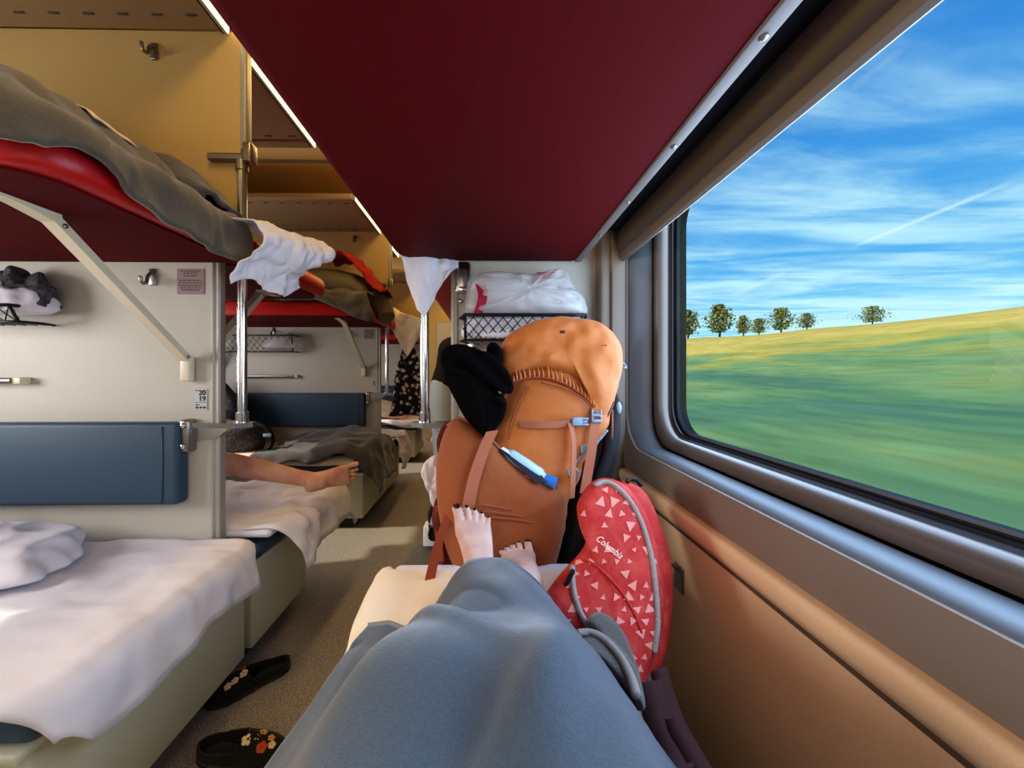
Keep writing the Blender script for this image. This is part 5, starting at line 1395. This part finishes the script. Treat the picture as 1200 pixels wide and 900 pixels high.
# rear compartment behind the zip
orr = [(728, 566), (744, 567), (756, 576), (768, 598), (779, 628), (787, 660), (789, 700), (785, 745), (776, 782), (760, 804), (748, 800), (760, 740), (762, 680), (752, 620)]
orw = [W(x, y, Yd(y)+.055) for x, y in orr]
obj('rear_compartment', MB().pillow(orw, NRM, .05, .05, 8, .4, center=W(768, 690, Yd(690)+.055), wr=.006, ws=12), M['daypack'], dp, sub=1)
def on_path(px, lift=.003, k=5):
    out = []
    for i in range(len(px)-1):
        for t in range(k): out.append((px[i][0]+(px[i+1][0]-px[i][0])*t/k, px[i][1]+(px[i+1][1]-px[i][1])*t/k))
    out.append(px[-1]); P_ = [on_pack(x, y, lift) for x, y in out]; return [p for p in P_ if p is not None]
def spx(p, k=4):
    return [(v.x, v.y) for v in smooth_path([V((x, y, 0)) for x, y in p], k)]
zp = on_path(spx([(697, 569), (708, 565), (720, 569), (734, 582), (746, 600), (757, 628), (765, 662), (769, 700), (770, 735), (766, 765)]), .004, 2)
obj('main_zip', MB().tube(zp, .0055, 8), M['zip'], dp, label='thick pale grey zip')
zp2 = on_path(spx([(671, 664), (671, 680), (674, 700), (681, 720), (690, 735)]), .003, 2); obj('pocket_zip', MB().tube(zp2, .005, 8), M['zip'], dp, label='curved grey pocket zip')
c = on_pack(667, 679, .006)
if c: obj('zip_pull', MB().limb([c+V((.006, 0, .014)), c-V((.006, 0, .010))], [.0045, .004], 8), M['black'], dp)
sm = on_path(spx([(686, 655), (705, 668), (725, 690), (742, 716), (752, 742)]), .0006, 2)
obj('pocket_seam', MB().tube(sm, .0022, 6), M['daypack'], dp)
# lettering follows the fabric
a, b = on_pack(699, 632, .001), on_pack(725, 653, .001)
cu = bpy.data.curves.new('logo', 'FONT'); cu.body = 'Columbia'; cu.size = 1.0; cu.align_x = 'LEFT'; cu.align_y = 'BOTTOM'; cu.resolution_u = 3; cu.shear = .25
to = bpy.data.objects.new('logo', cu); C.objects.link(to); dg = bpy.context.evaluated_depsgraph_get(); dg.update(); tm = bpy.data.meshes.new_from_object(to.evaluated_get(dg))
bpy.data.objects.remove(to)
wd_ = max(v.co.x for v in tm.vertices); A_, B_ = V((696.0, 634.0)), V((725.5, 657.0)); ax = (B_-A_); L_ = ax.length; ax = ax/L_; ay = V((ax.y, -ax.x)); 
vs = []
ok = True
for v in tm.vertices:
    q = A_+ax*(v.co.x/wd_*L_)+ay*(v.co.y/wd_*L_*1.15); p = on_pack(q.x, q.y, .0016)
    if p is None: p = a
    vs.append(p)
mb = MB(); mb.add(vs, [tuple(p.vertices) for p in tm.polygons]); obj('logo_lettering', mb, M['pack_text'], dp, smooth=False, label='pale embroidered word reading Columbia')
# carry loop and shoulder strap ends on the bed
pts = smooth_path([W(735, 566, Yd(566)+.03), W(737, 562, Yd(562)+.04), W(746, 563, Yd(563)+.05), W(752, 570, Yd(570)+.05)], 5); obj('carry_loop', MB().tube(pts, .005, 8), M['black'], dp)
def bedp(x, y, z=.640): return WZ(x, y, z)
st_ = [bedp(772, 785, .66), bedp(780, 815, .650), bedp(792, 850, .645), bedp(808, 880, .642), bedp(828, 915, .642)]
obj('shoulder_strap', MB().strip(smooth_path(st_, 5), V((.013, .004, 0)), .003), M['maroon_shaded'], dp, label='maroon webbing strap with shadow in its colour')
st_ = [bedp(760, 800, .66), bedp(775, 850, .645), bedp(790, 880, .642), bedp(800, 930, .642)]
obj('shoulder_strap', MB().strip(smooth_path(st_, 5), V((.020, .004, 0)), .003), M['maroon_shaded'], dp, label='maroon webbing strap with shadow in its colour')

# ---- slate felt slippers tucked between blanket and daypack
def felt_shoe(px_out, Yv, label, n=(.1, -.75, .6)):
    ow = [W(x, y, min(.64, Yv*F/(y-437))) for x, y in px_out]
    o = obj('felt_cap', MB().pillow(ow, n, .028, .03, 8, .4, wr=.003, ws=12), M['shoe_grey'], sub=1); tag(o, label, 'cap')
    return o, ow
o, ow = felt_shoe([(688, 730), (694, 719), (704, 718), (716, 728), (728, 746), (738, 770), (746, 796), (744, 806), (730, 790), (712, 765), (696, 746)], .395, 'slate grey felt slipper behind, tip pointing up against the daypack')
o['category'] = 'slipper'; o.name = 'felt_slipper'
o, ow = felt_shoe([(668, 748), (676, 738), (692, 737), (710, 746), (728, 764), (742, 788), (750, 814), (750, 834), (738, 822), (720, 800), (700, 778), (682, 762)], .375, 'slate grey felt slipper in front, its stitched rim between blanket and daypack')
o['category'] = 'slipper'; o.name = 'felt_slipper'
rim = smooth_path([W(x, y, min(.64, .375*F/(y-437))-.026) for x, y in ((676, 742), (692, 741), (709, 750), (726, 768), (739, 792), (746, 816))], 5)
obj('stitched_rim', MB().tube(rim, .0055, 8, flat=.7), M['hem'], o, label='pale stitched rim')

# ---- black slippers on the floor
def slipper(c, ang, label, deco):
    t = thing('slipper', label, 'slipper', (c[0], c[1], 0), 'embroidered black slippers')
    d = V((cos(ang), sin(ang), 0)); l = V((-d.y, d.x, 0)); c = V((c[0], c[1], 0))
    def P(x, y, z): return c+d*x+l*y+V((0, 0, z))
    def hw(x):  # half width along the sole, x from heel -.125 to toe .125
        return lerp_table([(-.125, .008), (-.118, .022), (-.09, .034), (-.03, .034), (.03, .042), (.07, .046), (.10, .038), (.118, .022), (.125, .008)], x)
    xs = [-.125+.25*i/24 for i in range(25)]
    mb = MB(); mb.loft([[P(x, s*hw(x)*k, z) for s, k, z in ((-1, 1, .002), (1, 1, .002), (1, 1.0, .012), (-1, 1.0, .012))] for x in xs]); obj('sole', mb, M['sole'], t, auto=.8)
    # closed toe upper with a raised tongue lip
    R = []
    for i in range(15):
        x = -.012+.137*i/14; h = lerp_table([(-.012, .070), (.02, .064), (.06, .052), (.10, .038), (.125, .018)], x); w = hw(x)+.003
        if i == 14: w = .010
        R.append([P(x+(.030*sin(pi*k/16)**2 if i == 0 else .030*sin(pi*k/16)**2*(1-i/14)), cos(pi*k/16)*w, .010+sin(pi*k/16)**.8*(h-.010)) for k in range(17)])
    mb = MB(); mb.loft(R, closed=False, cap=False); up = obj('upper', mb, M['felt'], t, solid=.006)
    # low heel rim
    R = []
    for k in range(27):
        a = pi*.5+pi*k/26; 
        x = -.05+.075*cos(a)*1.0; y = sin(a)*.036
        R.append((x, y))
    rimp = [(.0, .038), (-.03, .037)]+[(-.06+.062*cos(pi*.5+pi*k/18), .034*sin(pi*.5+pi*k/18)) for k in range(19)]+[(-.03, -.037), (.0, -.038)]
    hz = [lerp_table([(0, .048), (.15, .036), (.5, .040), (.85, .036), (1, .048)], i/(len(rimp)-1)) for i in range(len(rimp))]
    mb = MB(); mb.loft([[P(x, y, .008), P(x*1.01, y*1.06, h*.5), P(x, y, h)] for (x, y), h in zip(rimp, hz)], closed=False, cap=False); obj('heel_rim', mb, M['felt'], t, solid=.006)
    mb = MB().ell(P(-.06, 0, .013), .05, .028, .004, Matrix((d, l, V((0, 0, 1)))).transposed()); obj('insole', mb, M['felt'], t)
    for (x, y, r, m) in deco:
        h = lerp_table([(-.012, .070), (.02, .064), (.06, .052), (.10, .038), (.125, .018)], x); w = hw(x)+.003; q = math.acos(max(-1, min(1, y/w)))
        z = .010+sin(q)**.8*(h-.010); nrm = V((0, 0, 1))*.9+l*(y/w)*.6+d*.3
        nrm.normalize(); u = nrm.cross(l).normalized(); vv = nrm.cross(u)
        mb = MB()
        for k in range(5):
            a = 2*pi*k/5; mb.ell(P(x, y, z)+nrm*.005+(u*cos(a)+vv*sin(a))*r*.8, r*.75, r*.75, .004, Matrix((u, vv, nrm)).transposed(), 10, 6)
        obj('embroidered_flower', mb, M[m], up)
deco = [(.025, -.012, .010, 'flower'), (.05, .016, .008, 'flower2'), (.045, -.002, .007, 'flower2'), (.07, -.016, .010, 'flower3'), (.078, .010, .007, 'flower2'), (.09, -.004, .007, 'flower')]
c = WZ(283, 880, .02); slipper((c.x, c.y), radians(-4), 'black slipper with gold and cream flowers, close to the grey fleece blanket', deco)
deco = [(.02, .016, .009, 'flower'), (.045, .020, .008, 'flower'), (.02, -.006, .009, 'flower3'), (.065, .022, .008, 'flower')]
c = WZ(293, 797, .02); slipper((c.x, c.y), radians(222), 'black slipper with cream flowers, half tucked under the cream bunk base', deco)
# ------------------------------------------------------------------ outside, lights, camera
def terrain():
    xs = [.7+.3*k for k in range(12)]+[4.5+.8*k for k in range(40)]+[37+2.5*k for k in range(40)]
    xs = [-150, -80, -40, -20, -10, -4]+xs+[180, 320]
    ys = [-60+3*k for k in range(60)]+[122+8*k for k in range(25)]
    def h(x, y):
        base = -1.35
        if x < 3: return base
        s = sstep(4.5, 42, x); z = base+8.55*(.86+.22*sstep(25, 80, y))*s*(.55*s+.45)**.4
        if x > 42: z -= (x-42)*.015
        b = noise.noise(V((x*.05, y*.03, 0)))*.9*min(1, (x-3)/12)+noise.noise(V((x*.22, y*.1, 4)))*.22*min(1, (x-3)/8)
        return z+b
    mb = MB(); n = len(ys)
    vs = [V((x, y, h(x, y))) for x in xs for y in ys]
    mb.add(vs, [(i*n+j, (i+1)*n+j, (i+1)*n+j+1, i*n+j+1) for i in range(len(xs)-1) for j in range(n-1)])
    m = bpy.data.materials.new('meadow'); m.use_nodes = True; nt = m.node_tree; b = nt.nodes['Principled BSDF']; b.inputs['Roughness'].default_value = 1; b.inputs['Specular IOR Level'].default_value = .05
    tc = nt.nodes.new('ShaderNodeTexCoord')
    def nz(sc, scale, det=5, dist=0):
        mp = nt.nodes.new('ShaderNodeMapping'); mp.inputs['Scale'].default_value = scale; nt.links.new(tc.outputs['Object'], mp.inputs['Vector'])
        q = nt.nodes.new('ShaderNodeTexNoise'); q.inputs['Scale'].default_value = sc; q.inputs['Detail'].default_value = det; q.inputs['Distortion'].default_value = dist
        nt.links.new(mp.outputs['Vector'], q.inputs['Vector']); return q
    n1 = nz(.16, (1, .32, .3), 4, .6); n2 = nz(1.6, (1, .25, 1), 6, .3); n3 = nz(.5, (1, .22, 1), 4, .3)
    sep = nt.nodes.new('ShaderNodeSeparateXYZ'); nt.links.new(tc.outputs['Object'], sep.inputs[0])
    hz = nt.nodes.new('ShaderNodeMapRange'); hz.inputs['From Min'].default_value = 1.0; hz.inputs['From Max'].default_value = 7.5; hz.inputs['To Min'].default_value = -.25; hz.inputs['To Max'].default_value = .62
    nt.links.new(sep.outputs['Z'], hz.inputs['Value'])
    ad = nt.nodes.new('ShaderNodeMath'); ad.operation = 'ADD'; nt.links.new(hz.outputs[0], ad.inputs[0]); nt.links.new(n1.outputs['Fac'], ad.inputs[1])
    ad2 = nt.nodes.new('ShaderNodeMath'); ad2.operation = 'MULTIPLY_ADD'; ad2.inputs[1].default_value = .35; nt.links.new(n3.outputs['Fac'], ad2.inputs[0]); nt.links.new(ad.outputs[0], ad2.inputs[2])
    r = nt.nodes.new('ShaderNodeValToRGB'); e = r.color_ramp.elements
    e[0].position = .3; e[0].color = lin((92, 134, 112)); e[1].position = 1.0; e[1].color = lin((196, 180, 104))  # grass tones with blue-green shade low and sunlit yellow high in the ramp
    for p_, c_ in ((.42, (108, 148, 108)), (.52, (128, 158, 112)), (.60, (148, 162, 98)), (.70, (180, 172, 96)), (.84, (206, 188, 112))):
        q = e.new(p_); q.color = lin(c_)
    nt.links.new(ad2.outputs[0], r.inputs['Fac'])
    mx = nt.nodes.new('ShaderNodeMix'); mx.data_type = 'RGBA'; mx.blend_type = 'OVERLAY'; mx.inputs['Factor'].default_value = .4
    nt.links.new(r.outputs['Color'], mx.inputs['A']); nt.links.new(n2.outputs['Fac'], mx.inputs['B'])
    nt.links.new(mx.outputs['Result'], b.inputs['Base Color'])
    o = obj('ground', mb, m, origin=(0, 0, 0)); struct(o); return h
hfun = terrain()

def tree(px, hpx, wpx, label, seed):
    x = 41.0; d = ray(px, 400); y = x/d.x*d.y; z = hfun(x, y)
    sc = y/F; H = hpx*sc; Wd = wpx*sc
    rnd = random.Random(seed)
    t = thing('tree', label, 'tree', (x, y, z), 'trees along the embankment crest')
    mb = MB(); mb.tube([(x, y, z-.4), (x+.05*H, y, z+H*.45), (x+.02*H, y, z+H*.85)], [H*.035, H*.025, H*.008], 7)
    for k in range(4):
        a = rnd.uniform(0, 6.28); mb.tube([(x, y, z+H*(.25+.1*k)), (x+cos(a)*Wd*.3, y+sin(a)*Wd*.3, z+H*(.5+.1*k))], [H*.014, H*.005], 5)
    obj('trunk', mb, M['bark'], t)
    mb = MB(); N = 900
    for k in range(N):
        u = rnd.gauss(0, .36); w = rnd.gauss(0, .36); v = rnd.random()
        wid = (1-abs(v-.42)*1.25); p = V((x+u*Wd*.75*wid, y+w*Wd*.75*wid, z+H*(.16+.84*v)))
        a = V((rnd.gauss(0, 1), rnd.gauss(0, 1), rnd.gauss(0, 1))).normalized(); b_ = a.cross(V((rnd.gauss(0, 1), rnd.gauss(0, 1), rnd.gauss(0, 1)))).normalized(); s = H*rnd.uniform(.03, .065)
        mb.add([p-a*s, p+b_*s*.6, p+a*s, p-b_*s*.6], [(0, 1, 2, 3)])
    obj('crown', mb, M['leaf'], t, smooth=False)
tree(806, 34, 26, 'leafy tree at the window edge, beneath the power pole', 1)
tree(843, 38, 30, 'tallest airy tree on the crest near the window edge', 2)
tree(871, 24, 16, 'short narrow tree just after the tallest airy tree', 3)
tree(889, 20, 20, 'low rounded tree between a narrow tree and a bushy one', 4)
tree(915, 30, 26, 'bushy tree near the middle of the crest tree line', 5)
tree(945, 20, 20, 'small rounded tree before the bare stretch of crest', 6)
tree(1022, 22, 28, 'lone broad tree standing apart on the embankment crest', 7)
x = 60.0; d = ray(803, 370); y = x/d.x*d.y; z = hfun(x, y); zt_ = (CAMZ+d.z*(x/d.x))+1.6
t = thing('power_pole', 'thin power pole with two crossarms at the window edge', 'pole', (x, y, z))
obj('mast', MB().tube([(x, y, z-1), (x, y, zt_)], .14, 8), M['wood_pole'], t)
for dz in (.6, 2.2): obj('crossarm', MB().box((x-2.2, y-.1, zt_-dz-.12), (x+2.2, y+.1, zt_-dz+.12)), M['wood_pole'], t, smooth=False)

# sky
w = bpy.data.worlds.new('sky'); bpy.context.scene.world = w; w.use_nodes = True; nt = w.node_tree
bg = nt.nodes['Background']; tc = nt.nodes.new('ShaderNodeTexCoord')
sep = nt.nodes.new('ShaderNodeSeparateXYZ'); nt.links.new(tc.outputs['Generated'], sep.inputs[0])
r = nt.nodes.new('ShaderNodeValToRGB'); e = r.color_ramp.elements
e[0].position = 0.0; e[0].color = lin((176, 232, 246)); e[1].position = 1.0; e[1].color = lin((30, 96, 170))
for p_, c_ in ((.10, (140, 210, 242)), (.22, (92, 176, 232)), (.42, (70, 150, 218)), (.7, (44, 118, 196))):
    q = e.new(p_); q.color = lin(c_)
nt.links.new(sep.outputs['Z'], r.inputs['Fac'])
# cirrus: project the direction on a high plane and stretch noise there
dv = nt.nodes.new('ShaderNodeVectorMath'); dv.operation = 'DIVIDE'
zz = nt.nodes.new('ShaderNodeMath'); zz.operation = 'MAXIMUM'; zz.inputs[1].default_value = .06; nt.links.new(sep.outputs['Z'], zz.inputs[0])
nt.links.new(tc.outputs['Generated'], dv.inputs[0]); nt.links.new(zz.outputs[0], dv.inputs[1])
def cn(scale, rot, sc, det, dist):
    mp = nt.nodes.new('ShaderNodeMapping'); mp.inputs['Scale'].default_value = scale; mp.inputs['Rotation'].default_value = (0, 0, rot)
    nt.links.new(dv.outputs[0], mp.inputs['Vector'])
    q = nt.nodes.new('ShaderNodeTexNoise'); q.inputs['Scale'].default_value = sc; q.inputs['Detail'].default_value = det; q.inputs['Distortion'].default_value = dist; q.inputs['Roughness'].default_value = .58
    nt.links.new(mp.outputs['Vector'], q.inputs['Vector']); return q
c1 = cn((.30, 1.0, .0), .5, 1.5, 8, .5); c2 = cn((.5, .7, .0), .2, .55, 5, .3)
mu = nt.nodes.new('ShaderNodeMath'); mu.operation = 'MULTIPLY_ADD'; mu.inputs[1].default_value = .75
nt.links.new(c2.outputs['Fac'], mu.inputs[0]); nt.links.new(c1.outputs['Fac'], mu.inputs[2])
lowz = nt.nodes.new('ShaderNodeMapRange'); lowz.inputs['From Min'].default_value = .05; lowz.inputs['From Max'].default_value = .55; lowz.inputs['To Min'].default_value = .19; lowz.inputs['To Max'].default_value = -.06
nt.links.new(sep.outputs['Z'], lowz.inputs['Value'])
ad = nt.nodes.new('ShaderNodeMath'); ad.operation = 'ADD'; nt.links.new(mu.outputs[0], ad.inputs[0]); nt.links.new(lowz.outputs[0], ad.inputs[1])
cr = nt.nodes.new('ShaderNodeMapRange'); cr.interpolation_type = 'SMOOTHSTEP'; cr.inputs['From Min'].default_value = .80; cr.inputs['From Max'].default_value = 1.16; cr.inputs['To Max'].default_value = .85
nt.links.new(ad.outputs[0], cr.inputs['Value'])
mx = nt.nodes.new('ShaderNodeMix'); mx.data_type = 'RGBA'; mx.inputs['B'].default_value = lin((206, 244, 250))
nt.links.new(cr.outputs[0], mx.inputs['Factor']); nt.links.new(r.outputs['Color'], mx.inputs['A'])
last = mx.outputs['Result']
# contrails: thin great-circle streaks
for (pa, pb, wd, st) in (((1010, 285), (1165, 222), .0022, .55), ((860, 345), (915, 322), .0035, .35)):
    a = ray(*pa).normalized(); b = ray(*pb).normalized(); n_ = a.cross(b).normalized(); mid = (a+b).normalized(); half = a.angle(b)/2
    dn = nt.nodes.new('ShaderNodeVectorMath'); dn.operation = 'DOT_PRODUCT'; dn.inputs[1].default_value = n_; nt.links.new(tc.outputs['Generated'], dn.inputs[0])
    ab = nt.nodes.new('ShaderNodeMath'); ab.operation = 'ABSOLUTE'; nt.links.new(dn.outputs['Value'], ab.inputs[0])
    m1 = nt.nodes.new('ShaderNodeMapRange'); m1.inputs['From Min'].default_value = 0; m1.inputs['From Max'].default_value = wd*2.2; m1.inputs['To Min'].default_value = st; m1.inputs['To Max'].default_value = 0; nt.links.new(ab.outputs[0], m1.inputs['Value'])
    dm = nt.nodes.new('ShaderNodeVectorMath'); dm.operation = 'DOT_PRODUCT'; dm.inputs[1].default_value = mid; nt.links.new(tc.outputs['Generated'], dm.inputs[0])
    m2 = nt.nodes.new('ShaderNodeMapRange'); m2.inputs['From Min'].default_value = cos(half*1.25); m2.inputs['From Max'].default_value = cos(half*.6); nt.links.new(dm.outputs['Value'], m2.inputs['Value'])
    pr = nt.nodes.new('ShaderNodeMath'); pr.operation = 'MULTIPLY'; nt.links.new(m1.outputs[0], pr.inputs[0]); nt.links.new(m2.outputs[0], pr.inputs[1])
    mm = nt.nodes.new('ShaderNodeMix'); mm.data_type = 'RGBA'; mm.inputs['B'].default_value = lin((226, 248, 252))
    nt.links.new(pr.outputs[0], mm.inputs['Factor']); nt.links.new(last, mm.inputs['A']); last = mm.outputs['Result']
nt.links.new(last, bg.inputs['Color']); bg.inputs['Strength'].default_value = 1.12

def area(name, loc, rot, sx, sy, e, col):
    l = bpy.data.lights.new(name, 'AREA'); l.shape = 'RECTANGLE'; l.size = sx; l.size_y = sy; l.energy = e; l.color = lin(col)[:3]
    o = bpy.data.objects.new(name, l); C.objects.link(o); o.location = loc; o.rotation_euler = rot; return o
# daylight through the windows (right side sky light, left side low evening sun)
area('daylight_window', (.60, .55, Z0+.21), (0, radians(-90+180), 0), .78, 1.25, 19, (200, 226, 255))
for k in range(4):
    c = Y1-PITCH/2+PITCH*k
    area('daylight_far_window', (XL+.03, c, 1.37), (0, radians(-90), 0), .7, .9, 36 if k == 0 else 16, (250, 246, 246))
# warm ceiling lamps over the aisle
for k in range(4):
    c = Y1-PITCH/2+PITCH*k
    area('ceiling_lamp_light', (-.62, c, ZC-.03), (0, 0, 0), .22, 1.2, 9, (255, 214, 140))
fl = area('fill_light', (-.42, -.50, 1.34), (0, 0, 0), .5, .6, 7, (255, 240, 224)); fl.rotation_euler = V((.62, 1.0, -.42)).to_track_quat('-Z', 'Y').to_euler()  # added fill behind the camera, brightens the tan wall and the pack
s = bpy.data.lights.new('evening_sun', 'SUN'); s.energy = 4.2; s.angle = .02; s.color = (1.0, .86, .62)
so = bpy.data.objects.new('evening_sun', s); C.objects.link(so); so.rotation_euler = (radians(8), radians(-52), 0)

cam = bpy.data.cameras.new('camera'); co = bpy.data.objects.new('camera', cam); C.objects.link(co)
co.location = (0, 0, CAMZ); co.rotation_euler = (pi/2, 0, -YAW)
cam.sensor_width = 36; cam.lens = 36*F/1200; cam.shift_x = (600-CX)/1200; cam.shift_y = -(450-CY)/1200
cam.clip_start = .02; cam.clip_end = 2000
sc = bpy.context.scene; sc.camera = co
sc.view_settings.view_transform = 'Standard'; sc.view_settings.look = 'Medium High Contrast'; sc.view_settings.exposure = -0.22; sc.view_settings.gamma = 1.0
sc.cycles.max_bounces = 8; sc.cycles.diffuse_bounces = 5; sc.cycles.transparent_max_bounces = 12
sc.cycles.use_denoising = True
